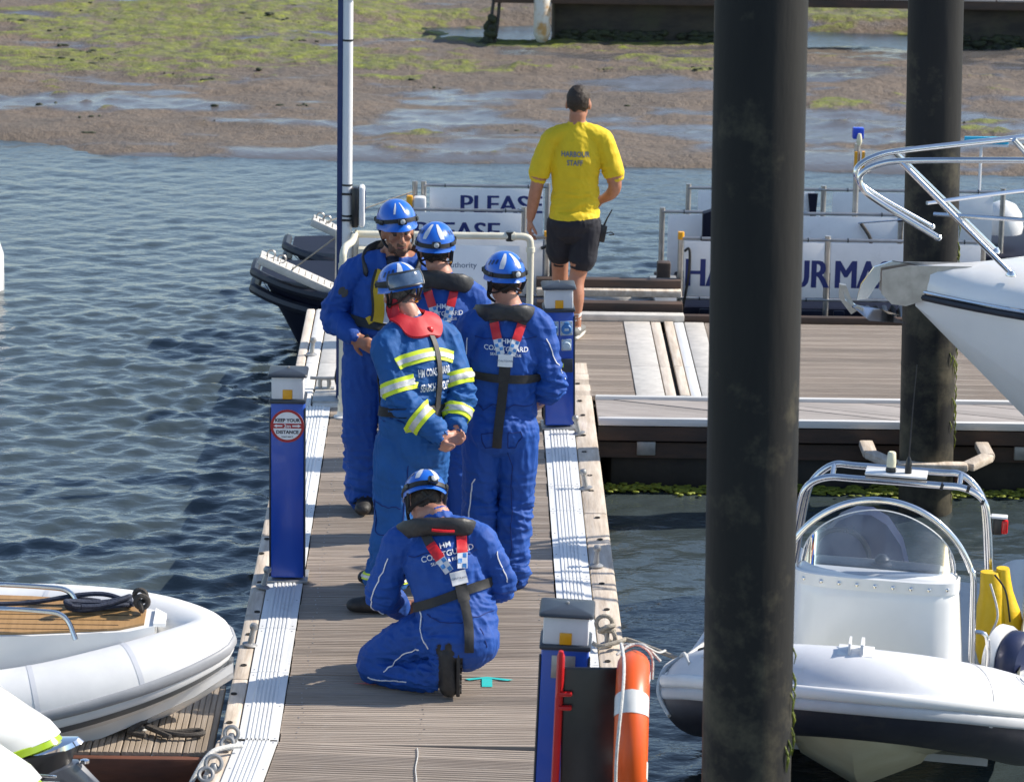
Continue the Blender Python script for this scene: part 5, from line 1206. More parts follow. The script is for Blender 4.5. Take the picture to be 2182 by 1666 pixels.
class Torso:
    """frame on the torso: u to the viewer-side right, v up the spine, rays go out of the back (or front)"""
    def __init__(s, body, parent, P, N, side, outw):
        s.b = body; s.par = parent; s.P = V(P); s.up = (V(N) - s.P).normalized(); sd_ = V(side); s.sd = (sd_ - s.up * sd_.dot(s.up)).normalized(); o = V(outw); s.out = (o - s.up * o.dot(s.up) - s.sd * o.dot(s.sd)).normalized()
    def pt(s, u, v, off=.006):
        o = s.P + s.sd * u + s.up * v; h = s.b.bvh.ray_cast(o, s.out, .5)
        if h[0] is None: h = s.b.bvh.find_nearest(o + s.out * .12)
        n_ = s.out if h[1] is None else (h[1] * .4 + s.out * .6).normalized()
        return h[0] + s.out * off, n_
    def strap(s, path, w_, m, name, off=.007, th=.004, k=5, na=4):
        pts = cr_path([(a, b_, 0) for a, b_ in path], k); g = []; n = len(pts)
        for i in range(n):
            t = (pts[min(i + 1, n - 1)] - pts[max(0, i - 1)]).normalized(); x = V((-t.y, t.x, 0)); row = []
            raw = [s.pt(pts[i].x + x.x * w_ * q, pts[i].y + x.y * w_ * q, off) for q in np.linspace(-.5, .5, na)]
            g.append(raw)
        # relax so the webbing bridges folds
        for _ in range(2):
            for i in range(1, n - 1):
                for j in range(na): g[i][j] = ((g[i - 1][j][0] + g[i][j][0] * 2 + g[i + 1][j][0]) / 4, g[i][j][1])
        return ribbon(g, name, m, s.par, th)
    def text(s, txt, size, u, v, m, bold=.012, wide=1., parent=None, off=.006, rot=0.):
        c_, s_ = math.cos(rot), math.sin(rot)
        return lettering(txt, size, lambda x, y: s.pt(u + x * c_ - y * s_, v + x * s_ + y * c_, off)[0], 'lettering', m, parent or s.par, bold=bold, wide=wide)
    def belt(s, v, w_, m, name, tilt=0., rmax=.26, off=.006, a0=0, a1=360):
        g = []; fr = -s.out
        for a in np.linspace(a0, a1, 49):
            d = s.sd * math.cos(R(a)) + fr * math.sin(R(a)); row = []
            for q in np.linspace(-.5, .5, 3):
                o = s.P + s.up * (v + w_ * q + tilt * math.cos(R(a))); h = s.b.bvh.ray_cast(o, d, rmax); L = (h[0] - o).length if h[0] is not None else rmax * .82
                row.append([o, d, L])
            g.append(row)
        n = len(g); Ls = [[g[i][j][2] for j in range(3)] for i in range(n)]
        for _ in range(3): Ls = [[max(Ls[i][j], .25 * Ls[i - 1 if i else n - 2][j] + .5 * Ls[i][j] + .25 * Ls[(i + 1) % n][j]) if True else 0 for j in range(3)] for i in range(n)]
        return ribbon([[(g[i][j][0] + g[i][j][1] * (min(Ls[i][j], rmax) + off), g[i][j][1]) for j in range(3)] for i in range(n)], name, m, s.par)
def surf_line(body, pts, w_, m, name, parent, off=.003, k=6):
    g = []; P = cr_path(pts, k); n = len(P)
    for i in range(n):
        h = body.bvh.find_nearest(P[i]); t = (P[min(i + 1, n - 1)] - P[max(0, i - 1)]).normalized(); x = t.cross(h[1]).normalized()
        row = []
        for q in (-.5, .5):
            h2 = body.bvh.find_nearest(h[0] + x * w_ * q); row.append((h2[0] + h2[1] * off, h2[1]))
        g.append(row)
    return ribbon(g, name, m, parent, .002)
def limb_band(body, c, ax, w_, rmax, m1, m2, parent, name='reflective_band'):
    c = V(c); ax = V(ax).normalized(); x = ax.cross(V((0, 1, .2))).normalized(); y = ax.cross(x); res = None
    for nm, m, ww, off in ((name, m1, w_, .005), ('silver_stripe', m2, w_ * .42, .0085)):
        g = []
        for a in np.linspace(0, 2 * math.pi, 33):
            d = x * math.cos(a) + y * math.sin(a); row = []
            for q in np.linspace(-.5, .5, 4):
                o = c + ax * ww * q; h = body.bvh.ray_cast(o, d, rmax); L = (h[0] - o).length if h[0] is not None else rmax * .9
                row.append((o + d * (L + off), d))
            g.append(row)
        b_ = ribbon(g, nm, m, res or parent, .003)
        if res is None: res = b_
def head_rot(yaw=0, pitch=0, roll=0): return Matrix.Rotation(R(yaw), 3, 'Z') @ Matrix.Rotation(R(-pitch), 3, 'X') @ Matrix.Rotation(R(roll), 3, 'Y')
def add_head(b, c, rot, neck, hair='hair', beard=False, bald=False, sc=1.):
    """c head centre; rot maps head axes (+y face) to the figure"""
    c = V(c); T = lambda x, y, z: c + rot @ (V((x, y, z)) * sc)
    Rm = rot
    b.ell(T(0, 0, .02), (.077 * sc, .097 * sc, .100 * sc), 'skin', Rm); b.ell(T(0, .03, -.055), (.060 * sc, .068 * sc, .062 * sc), 'skin', Rm)
    b.ell(T(0, .055, -.098), (.036 * sc, .034 * sc, .026 * sc), 'beard' if beard else 'skin', Rm)
    if not bald: b.ell(T(0, -.018, .035), (.080 * sc, .090 * sc, .096 * sc), hair, Rm)
    for s in (-1, 1): b.ell(T(s * .080, -.005, -.010), (.010, .022, .032), 'skin', Rm)
    b.chain([T(0, .096, .018), T(0, .112, -.012), T(0, .118, -.030)], [.010, .013, .016], 'skin', k=3, n=10)
    for s in (-1, 1):
        b.ell(T(s * .034, .083, .024), (.022, .010, .005), 'beard' if beard else hair, Rm); b.ell(T(s * .042, .070, -.02), (.022, .022, .02), 'skin', Rm)
        b.ell(T(s * .032, .0905, .004), (.0085, .006, .0045), 'eye', Rm)
    b.ell(T(0, .098, -.066), (.024, .010, .0065), 'lip', Rm)
    if beard:
        b.ell(T(0, .096, -.052), (.030, .010, .006), 'beard', Rm)
        for s in (-1, 1): b.ell(T(s * .046, .045, -.075), (.020, .035, .030), 'beard', Rm)
        b.ell(T(0, .085, -.088), (.036, .018, .012), 'beard', Rm)
    b.chain([V(neck) - V((0, 0, .03)), V(neck) + V((0, 0, .03)), T(0, -.015, -.06)], [.062, .058, .058], 'skin')
    inv = rot.transposed()
    def hairline(p, tg):
        if tg == 'overall' and (p - V(neck)).dot((c - V(neck)).normalized()) > .026 and (p - c).length < .17: tg = 'skin'
        if tg not in ('skin', hair) or (p - c).length > .17: return tg
        q = (inv @ (p - c)) / sc
        if abs(q.x) > .076 and abs(q.z + .01) < .045 and abs(q.y + .005) < .035: return 'skin'
        if tg == hair and q.y > .07 and q.z < .05: return tg
        return hair if q.z > -.045 + 1.5 * max(0, q.y + .03) + .008 * math.sin(q.x * 90) else 'skin'
    if not bald: b.rules.append(hairline)
def helmet(parent, c, rot, label=None, torch='front', goggles=False, chin=True, sc=1.):
    c = V(c); hm = bpy.data.objects.new('helmet', None); C.objects.link(hm); hm.parent = parent
    m4 = rot.to_4x4(); m4.translation = c; hm.matrix_local = m4
    def H(th, t, off=0.):
        """th: 0 front, 90 right, 180 back"""
        e0 = -4 - 9 * (1 - math.cos(R(th))) / 2 - 3 * math.sin(R(th)) ** 2; e = R(e0 + (90 - e0) * t)
        fl = 1 + .055 * max(0, 1 - t / .10) ** 2; pk = .030 * max(0, math.cos(R(th))) ** 6 * max(0, 1 - t / .13) ** 1.5 + .012 * max(0, -math.cos(R(th))) ** 4 * max(0, 1 - t / .13)
        cx_ = math.cos(e) ** .92 if math.cos(e) > 0 else 0; r = (1 + off / .12) * sc
        p = V((.108 * cx_ * fl * math.sin(R(th)), .134 * cx_ * fl * math.cos(R(th)) + math.copysign(pk, math.cos(R(th))), .035 + .122 * math.sin(e) - .010 * max(0, 1 - t / .12) * (1 if math.cos(R(th)) > .6 else .3)))
        # moulded ridge along the crown
        return V((p.x * r, p.y * r, (p.z - .035) * r + .035)) + V((0, -.006, 0))
    n = 48; ts = [0, .03, .06, .10, .16, .24, .33, .43, .54, .65, .76, .86, .94, 1 - 1e-3]
    outer = [[H(360 * j / n, t) for j in range(n)] for t in ts]; inner = [[H(360 * j / n, t, -.006) for j in range(n)] for t in ts[:7]]
    shell = MB().rings(inner[::-1] + outer, caps=False); shell.add(outer[-1], [tuple(range(n))]); sh_ = shell.build('shell', 'helmet_blue', hm, smooth=50)
    MB().rings([[V((p.x * .93, p.y * .93, .03 + .9 * (p.z - .03))) for p in outer[k]] for k in (2, 6, 9, 12)], caps=True).build('liner', 'black_plastic', hm, smooth=50)
    def patch(th0, th1, t0, t1, m, name, off, k=6, wed=None, par=None):
        g = [[H(th0 + (th1 - th0) * (j / k) + (wed or 0) * (i / k), t0 + (t1 - t0) * i / k, off) for j in range(k + 1)] for i in range(k + 1)]
        return MB().rings(g, closed=False, caps=False).build(name, m, par or hm, smooth=60)
    for s in (-1, 1):
        # tapered reflective flashes over the back and the brow
        for base, a, b_, t0, t1, wd in ((180, 16, 30, .32, .80, 14), (0, 14, 20, .40, .78, 6)):
            th0 = base + s * a; g = []
            for i in range(7):
                t = t0 + (t1 - t0) * i / 6; w_ = wd * (.35 + .65 * (1 - abs(2 * i / 6 - .6) * .6)) / max(.35, 1 - t * .75) * .9; mid = th0 + s * (b_ - a) * (1 - i / 6)
                g.append([H(mid + w_ * q, t, .0012) for q in (-.5, -.17, .17, .5)])
            MB().rings(g, closed=False, caps=False).build('reflector', 'reflector', hm, smooth=60)
        for k in range(3):
            th = (90 if s > 0 else 270) + s * (k * 15 - 2 + 12); patch(th - 4, th + 4, .38 + .03 * k, .52 + .02 * k, 'helmet_dark', 'vent', .0012, 3, wed=s * 4)
    # elastic headlamp band
    g = []
    for j in range(n + 1):
        th = 360 * j / n; lift = .03 * math.cos(R(th))
        g.append([(H(th, tt + lift + .02, .004), V((math.sin(R(th)), math.cos(R(th)), .2)).normalized()) for tt in (.11, .145, .18, .215)])
    ribbon(g, 'lamp_band', 'strap', hm, .003)
    def boxon(th, t, d_, m, name, par=None, off=.016):
        p = H(th, t, off); x = V((math.cos(R(th)), -math.sin(R(th)), 0)); y = V((math.sin(R(th)), math.cos(R(th)), 0)); return MB().box(p, d_, Matrix((x, y, V((0, 0, 1)))).transposed(), bev=.006).build(name, m, par or hm)
    tl = boxon(0 if torch == 'front' else 170, .19, (.05, .03, .036), 'black_plastic', 'head_torch')
    pp = H(0 if torch == 'front' else 170, .19, .032); yv = V((0, 1, 0)) if torch == 'front' else V((math.sin(R(170)), math.cos(R(170)), 0))
    MB().lathe([(.013, 0), (.015, .004), (.010, .007)], pp, n=14, axis=yv).build('torch_lens', 'hv_silver', tl)
    for th in (60, 120, 240, 300): boxon(th, .175, (.030, .008, .026), 'black_plastic', 'band_clip', off=.010)
    if goggles:
        gl_ = patch(150, 238, .10, .36, 'lens', 'goggle_lens', .026, 10)
        fr_ = []
        for th, t in [(150 + 88 * i / 12, .085) for i in range(13)] + [(240, .15), (241, .23), (240, .31)] + [(238 - 88 * i / 12, .375) for i in range(13)] + [(148, .31), (147, .23), (148, .15)]: fr_.append(H(th, t, .024))
        MB().tube(fr_, .0065, n=8, loop=True, caps=False).build('goggle_frame', 'cap_grey', gl_)
        g = []
        for th in np.linspace(240, 510, 40): g.append([(H(th, tt, .008), V((math.sin(R(th)), math.cos(R(th)), .2)).normalized()) for tt in (.17, .20, .24, .27)])
        ribbon(g, 'goggle_strap', 'strap', hm, .003)
    if chin:
        for s in (-1, 1):
            mb = MB(); mb.tube(cr_path([(s * .098, -.03, .02), (s * .093, -.02, -.03), (s * .080, .03, -.085), (s * .03, .075, -.125), (0, .078, -.13)]), .0055, n=6, ell=(1.5, .6)); mb.tube(cr_path([(s * .095, -.08, .01), (s * .088, -.035, -.045), (s * .083, -.01, -.06)]), .0055, n=6, ell=(1.5, .6))
            mb.tube(cr_path([(s * .083, -.01, -.06), (s * .066, -.072, -.052), (0, -.092, -.020), (-s * .03, -.094, .01)]), .008, n=6, ell=(1.6, .6)); mb.build('chin_strap', 'strap', hm)
            MB().ell((s * .084, -.008, -.062), (.008, .012, .012), n=10, m=6).build('strap_buckle', 'amber' if s > 0 else 'black_plastic', hm)
    return hm
def checker(t, u0, v0, u1, v1, w_, parent):
    """white reflective webbing with two columns of blue squares"""
    st_ = t.strap([(u0, v0), ((u0 + u1) / 2, (v0 + v1) / 2), (u1, v1)], w_, 'reflector', 'chequer_webbing', .010); d = V((u1 - u0, v1 - v0, 0)); L = d.length; d.normalize(); x = V((-d.y, d.x, 0)); n = max(3, int(round(L / (w_ * .46))))
    for i in range(n):
        c = (-1 if i % 2 else 1) * w_ * .22; a = V((u0, v0, 0)) + d * (L * (i + .08) / n) + x * c; b_ = V((u0, v0, 0)) + d * (L * (i + .92) / n) + x * c
        pts = [t.pt(q.x + x.x * k * w_ * .2, q.y + x.y * k * w_ * .2, .0155)[0] for q, k in ((a, -1), (a, 1), (b_, 1), (b_, -1))]; MB().add(pts, [(0, 1, 2, 3)]).build('chequer', 'socket_blue', st_, smooth=None)
def collar_pad(parent, pts, ra, m, name='lifejacket_collar', seed=1, flat_=.44, side=(0, 0, 1)):
    """folded lifejacket bladder round the neck: a creased flattened roll"""
    P = cr_path(pts, 7); rr2 = [q * .88 for q in cr_vals(ra, 7)]; mb = MB(); n = len(P); rings = []; up_ = V(side)
    for i in range(n):
        t = (P[min(i + 1, n - 1)] - P[max(0, i - 1)]).normalized(); x = up_ - t * up_.dot(t); x.normalize(); y = t.cross(x); ring = []
        end = min(1, .35 + min(i, n - 1 - i) * .3)
        for j in range(20):
            a = 2 * math.pi * j / 20; w_ = 1 + .16 * noise.noise(P[i] * 24 + V((math.cos(a) * 1.2, math.sin(a) * 1.2, seed))) + .10 * noise.noise(P[i] * 60 + V((math.cos(a) * 3, math.sin(a) * 3, seed)))
            ring.append(P[i] + x * (rr2[i] * end * w_ * math.cos(a)) + y * (rr2[i] * flat_ * end * w_ * math.sin(a)))
        rings.append(ring)
    return mb.rings(rings).build(name, m, parent, smooth=70)
def harness(t, v0, par, sz=1., red=True):
    """crossed back webbing: dark, red, chequered, tag, belt and crotch strap; v0 = belt height on the spine"""
    for s in (-1, 1):
        a = (s * .090, v0 + .335); b_ = (s * .074, v0 + .270); c_ = (s * .050, v0 + .19); d = (s * .027, v0 + .112)
        t.strap([a, b_], .046, 'strap_grey', 'back_webbing', .008); t.strap([b_, ((b_[0] + c_[0]) / 2, (b_[1] + c_[1]) / 2), c_], .048, 'red_strap', 'red_webbing', .011)
        checker(t, *c_, *d, .044, par)
    tg = t.strap([(0, v0 + .115), (0, v0 + .05)], .078, 'print_white', 'harness_tag', .017); t.text('COASTGUARD', .014, 0, v0 + .078, 'ink_slate', parent=tg, off=.0245)
    t.strap([(0, v0 + .052), (0, v0 - .03)], .060, 'strap', 'back_plate', .010)
def lettered_back(t, v, sc=1.):
    t.text('HM', .036 * sc, .0, v, 'print_white', bold=.014); t.text('COASTGUARD', .036 * sc, 0, v - .040 * sc, 'print_white', bold=.012, wide=.98); t.text('SEARCH & RESCUE', .020 * sc, 0, v - .066 * sc, 'print_white', bold=.008)
UP = V((0, 0, 1))
MATS = {'overall': 'overall', 'skin': 'skin', 'hair': 'hair', 'beard': 'beard', 'boot': 'boot', 'lip': 'lip', 'eye': 'eye_dark', 'hair_grey': 'hair_grey', 'under': 'ink', 'sole': 'boot_red', 'white': 'sock'}
def boots(b, ankle, d, tag='boot', L=.27, tilt=0.):
    a = V(ankle); d = V(d).normalized(); s = d.cross(UP)
    b.chain([a - d * .055 + UP * (-a.z + .05), a + d * .05 + UP * (-a.z + .052), a + d * (L - .09) + UP * (-a.z + .042)], [(.043, .048), (.047, .050), (.047, .036)], tag, side=s)
    b.chain([a + UP * .10, a, a + UP * (-a.z + .06)], [.055, .052, .05], tag)
def leg(b, hip, knee, ank, tag='overall', w_=1., side=(1, 0, 0), hem=.086):
    hip, knee, ank = V(hip), V(knee), V(ank)
    b.chain([hip + UP * .03, hip.lerp(knee, .35), hip.lerp(knee, .75), knee, knee.lerp(ank, .35), knee.lerp(ank, .75), ank], [(.105 * w_, .118 * w_), (.104 * w_, .112 * w_), (.092 * w_, .096 * w_), (.087 * w_, .090 * w_), (.086 * w_, .092 * w_), (.083 * w_, .086 * w_), (hem * w_, hem * w_)], tag, side=side)
def arm(b, sh_, el, wr, tag='overall', w_=1., cuff=1., side=(1, 0, 0)):
    sh_, el, wr = V(sh_), V(el), V(wr)
    b.chain([sh_, sh_.lerp(el, .45), el, el.lerp(wr, .4), el.lerp(wr, cuff)], [.079 * w_, .071 * w_, .066 * w_, .061 * w_, .052 * w_], tag, side=side)
def torso(b, P, W, Ch, N, S1, S2, tag='overall', w_=1., face=(0, 1, 0)):
    P, W, Ch, N, S1, S2 = map(V, (P, W, Ch, N, S1, S2)); sd_ = (S2 - S1).normalized()
    b.chain([P - UP * .06, P + UP * .04, W, W.lerp(Ch, .5), Ch, Ch.lerp(N, .55), N - UP * .01], [(.165 * w_, .125 * w_), (.182 * w_, .140 * w_), (.170 * w_, .130 * w_), (.178 * w_, .134 * w_), (.190 * w_, .134 * w_), (.150 * w_, .105 * w_), (.072, .070)], tag, side=sd_)
    for S in (S1, S2): b.chain([N.lerp(Ch, .15), N.lerp(S, .55) + UP * .005, S], [.070, .076, .080], tag, side=(0, 1, 0))

# --- tall man with his back turned, right forearm bare
def man_tall():
    t = thing('person', 'person in blue overalls and helmet standing beside the socket pedestal, forearm bare', 'person', (.22, 19.0, 0), 0, 'coastguard party on the walkway')
    b = Body(); P, W, Ch, N = (-.015, .0, .93), (-.01, .0, 1.10), (.005, .0, 1.30), (.018, .005, 1.525); SL, SR = (-.175, .0, 1.435), (.185, .0, 1.44)
    torso(b, P, W, Ch, N, SL, SR, w_=1.05); b.ell((-.015, -.045, .88), (.185, .13, .14), 'overall')
    leg(b, (-.105, 0, .86), (-.115, .03, .47), (-.125, -.02, .075), w_=1.04, hem=.092); leg(b, (.085, 0, .86), (.075, .02, .47), (.055, -.02, .075), w_=1.04, hem=.092)
    boots(b, (-.125, 0, .09), (-.15, 1, 0)); boots(b, (.055, 0, .09), (.15, 1, 0))
    arm(b, SL, (-.235, .03, 1.13), (-.15, .24, 1.02), w_=1.05); b.hand((-.145, .25, 1.02), (.6, .8, 0), (.8, -.5, 0), 'skin')
    arm(b, SR, (.255, -.02, 1.145), (.165, .16, .965), w_=1.05, cuff=.42); b.chain([(.225, .05, 1.075), (.185, .12, 1.0), (.15, .19, .94)], [.046, .042, .031], 'skin'); b.hand((.148, .195, .935), (-.5, .8, -.3), (-.8, -.4, 0), 'skin', -1)
    b.chain([(.23, .035, 1.085), (.215, .065, 1.06)], [.066, .060], 'overall')
    hr = head_rot(16, 4, 0); add_head(b, (-.005, .025, 1.675), hr, N, 'hair')
    b.chain([V(N) + V((0, .0, -.02)), V(N) + V((0, .01, .035))], [(.078, .074), (.072, .07)], 'overall')
    b.build('body', t, MATS, seed=1, folds=[((-.2, 0, 1.14), .12, 1.1), ((.25, 0, 1.12), .12, 1.5), ((-.1, 0, .46), .14, .9), ((.07, 0, .44), .14, .9), ((-.12, 0, .12), .14, 1.4), ((.06, 0, .12), .14, 1.4), ((0, -.1, 1.0), .12, .7), ((.17, 0, 1.3), .1, .8)])
    T = Torso(b, t, P, N, (1, 0, 0), (0, -1, 0)); collar_pad(t, [(-.13, .13, 1.36), (-.155, .03, 1.49), (-.10, -.075, 1.53), (.02, -.105, 1.535), (.115, -.075, 1.525), (.16, .03, 1.485), (.14, .13, 1.36)], [.045, .052, .052, .050, .052, .05, .045], 'collar_black', seed=1)
    harness(T, .275, t); T.belt(.255, .045, 'strap', 'chest_belt', rmax=.25); T.strap([(0, .25), (-.005, .1), (-.012, -.03), (-.012, -.12)], .050, 'strap', 'crotch_strap', .007)
    lettered_back(T, .445)
    surf_line(b, [(-.21, -.12, 1.38), (-.225, -.12, 1.26), (-.255, -.08, 1.16), (-.28, -.02, 1.10)], .0045, 'print_white', 'piping', t); surf_line(b, [(.235, -.1, 1.40), (.27, -.08, 1.28), (.31, -.04, 1.17)], .0045, 'print_white', 'piping', t)
    surf_line(b, [(-.16, -.12, .62), (-.19, -.1, .5), (-.20, -.08, .3)], .005, 'print_white', 'piping', t)
    for pts in ([(-.13, -.2, .90), (-.05, -.22, .90)], [(-.13, -.2, .90), (-.13, -.2, .80), (-.05, -.2, .80), (-.05, -.22, .90)], [(.03, -.2, .90), (.11, -.2, .90)], [(.03, -.2, .90), (.03, -.2, .80), (.11, -.2, .80), (.11, -.2, .90)], [(-.19, -.08, 1.03), (-.08, -.2, 1.035), (.06, -.2, 1.035), (.17, -.08, 1.03)], [(-.15, -.1, 1.40), (0, -.15, 1.41), (.16, -.1, 1.40)], [(.02, -.2, .74), (.04, -.2, .5), (.04, -.2, .2)]): surf_line(b, pts, .004, 'seam_blue', 'seam', t, .0012, 4)
    helmet(t, (-.005, .025, 1.685), hr, torch='back')
    return t
man_tall()

# --- man in the darker overall with reflective bands, hands clasped behind
def man_hivis():
    t = thing('person', 'person with goggles on the helmet and lime reflective bands, hands clasped behind the back', 'person', (-.28, 18.68, 0), 0, 'coastguard party on the walkway')
    fwd = V((-.62, .78, 0)); rt = V((.78, .62, 0))
    b = Body(); P, W, Ch, N = (.03, -.03, .93), (.03, -.02, 1.10), (.035, -.01, 1.30), (.0, .045, 1.515); SL, SR = V((-.125, -.07, 1.405)), V((.185, .10, 1.42))
    torso(b, P, W, Ch, N, SL, SR, w_=1.07); b.ell((.035, -.07, .90), (.185, .14, .15), 'overall')
    # loose skirted trousers
    leg(b, (-.055, -.05, .86), (-.075, -.10, .47), (-.11, -.16, .16), w_=1.20, hem=.10); leg(b, (.095, .03, .86), (.07, .08, .47), (-.02, .16, .16), w_=1.18, hem=.10)
    b.chain([(-.11, -.17, .15), (-.115, -.19, .09)], [.075, .07], 'under'); b.chain([(-.03, .18, .15), (-.05, .20, .09)], [.075, .07], 'under')
    boots(b, (-.105, -.22, .09), (-1, .1, 0)); boots(b, (-.07, .25, .09), (-1, .35, 0))
    arm(b, SL, (-.03, -.17, 1.135), (.165, -.235, .985), w_=1.06, side=fwd); arm(b, SR, (.275, .0, 1.15), (.245, -.14, 1.0), w_=1.06, side=fwd)
    b.hand((.165, -.24, .975), (.9, -.1, -.15), (.1, -.6, .8), 'skin', 1, .55); b.hand((.245, -.165, .985), (-.15, -.7, -.7), (-.8, .2, .2), 'skin', -1, .6)
    hr = head_rot(32, 16, -4); add_head(b, (-.055, .085, 1.66), hr, N, 'hair_grey')
    b.chain([V(N) + V((0, 0, -.02)), V(N) + V((-.012, .015, .032))], [(.080, .076), (.072, .07)], 'overall'); b.chain([V(N) + V((-.01, .012, .022)), V(N) + V((-.016, .02, .040))], [(.070, .068), (.068, .066)], 'white')
    mats = dict(MATS); mats['overall'] = 'overall_hv'
    b.build('body', t, mats, seed=3, amp=.0125, folds=[((-.03, -.17, 1.14), .11, 1.2), ((.27, 0, 1.15), .11, 1.2), ((.2, -.2, 1.0), .1, 1.2), ((-.1, -.14, .25), .15, .9), ((.1, 0, 1.2), .16, .8), ((.02, 0, .62), .2, .5)])
    T = Torso(b, t, P, N, SR - SL, (.45, -.9, 0))
    # red yoke: two lobes over the shoulders meeting in a pointed flap at the back
    g = []; fr = -T.out; Nn = V(N)
    for a in np.linspace(-215, 35, 44):
        d = T.sd * math.cos(R(a)) + fr * math.sin(R(a)); bk = max(0, -math.sin(R(a))); row = []
        ro = .120 + .022 * bk ** 3 + .050 * math.exp(-((a + 38) / 20) ** 2)
        for q in np.linspace(0, 1, 7):
            o = Nn + d * (.072 + (ro - .072) * q) + UP * .14; h = b.bvh.ray_cast(o, -UP, .45); p = h[0] if h[0] is not None else o - UP * .2
            row.append((p + UP * (.022 - .012 * q) + d * .004, (UP + d * .5).normalized()))
        g.append(row)
    for _ in range(3):
        for i in range(1, len(g) - 1): g[i] = [((g[i - 1][j][0] + g[i][j][0] * 2 + g[i + 1][j][0]) / 4, g[i][j][1]) for j in range(7)]
    ribbon(g, 'lifejacket_yoke', 'red_cloth', t, .010)
    surf_line(b, [(-.13, .03, 1.45), (-.19, .02, 1.36), (-.215, .03, 1.24), (-.21, .05, 1.10), (-.19, .07, .99)], .060, 'red_cloth', 'lifejacket_lobe', t, .012); surf_line(b, [(-.10, -.02, 1.46), (-.165, -.03, 1.36), (-.19, -.02, 1.22), (-.18, .0, 1.06)], .020, 'strap', 'lobe_edging', t, .010)
    T.strap([(.055, .56), (.07, .45), (.065, .30), (.06, .16), (.055, .02)], .030, 'strap_grey', 'back_strap', .014)
    for nm, m, w_, off in (('reflective_band', 'hv_lime', .062, .006), ('silver_stripe', 'hv_silver', .024, .0105)):
        o = T.strap([(-.155, .395), (-.10, .415), (0, .435), (.09, .432), (.175, .405)], w_, m, nm, off, .003, 6)
    T.text('HM COASTGUARD', .056, .045, .325, 'print_white', bold=.03, wide=.42, rot=.05); T.text('SEARCH RESCUE', .056, .045, .245, 'print_white', bold=.03, wide=.42, rot=.05)
    T.belt(.14, .05, 'strap', 'waist_belt', rmax=.24); T.strap([(.05, .13), (.05, .03)], .045, 'strap', 'belt_tail', .010)
    MB().ell(T.pt(.055, .555, .02)[0], (.022, .016, .02), n=10, m=6).build('pink_toggle', 'red_strap', t)
    limb_band(b, (.065, -.195, 1.06), (.2, -.06, -.15), .075, .11, 'hv_lime', 'hv_silver', t); limb_band(b, V(SL).lerp(V((-.03, -.17, 1.135)), .72), V((-.03, -.17, 1.135)) - SL, .075, .11, 'hv_lime', 'hv_silver', t)
    limb_band(b, V(SR).lerp(V((.275, 0, 1.15)), .75), V((.275, 0, 1.15)) - SR, .075, .11, 'hv_lime', 'hv_silver', t); limb_band(b, (.257, -.09, 1.06), (-.03, -.14, -.15), .07, .11, 'hv_lime', 'hv_silver', t)
    for k, a in (((.078, .065, .53), (-.03, .05, -.39)),): limb_band(b, k, a, .07, .16, 'hv_lime', 'hv_silver', t)
    for k, a in (((-.105, -.15, .18), (-.03, -.06, -.31)),): limb_band(b, k, a, .035, .16, 'hv_lime', 'hv_silver', t)
    for pts in ([(-.20, -.15, .60), (-.12, -.25, .585), (-.03, -.22, .57)], [(-.20, -.15, .60), (-.20, -.2, .46), (-.12, -.25, .44), (-.04, -.25, .45)], [(-.12, -.1, 1.03), (.0, -.2, 1.03), (.14, -.2, 1.04), (.22, -.02, 1.04)], [(.0, -.18, .80), (-.01, -.2, .6), (-.04, -.22, .3)]): surf_line(b, pts, .005, 'seam_blue', 'seam', t, .0012, 5)
    helmet(t, (-.055, .085, 1.67), hr, torch='front', goggles=True)
    return t
man_hivis()

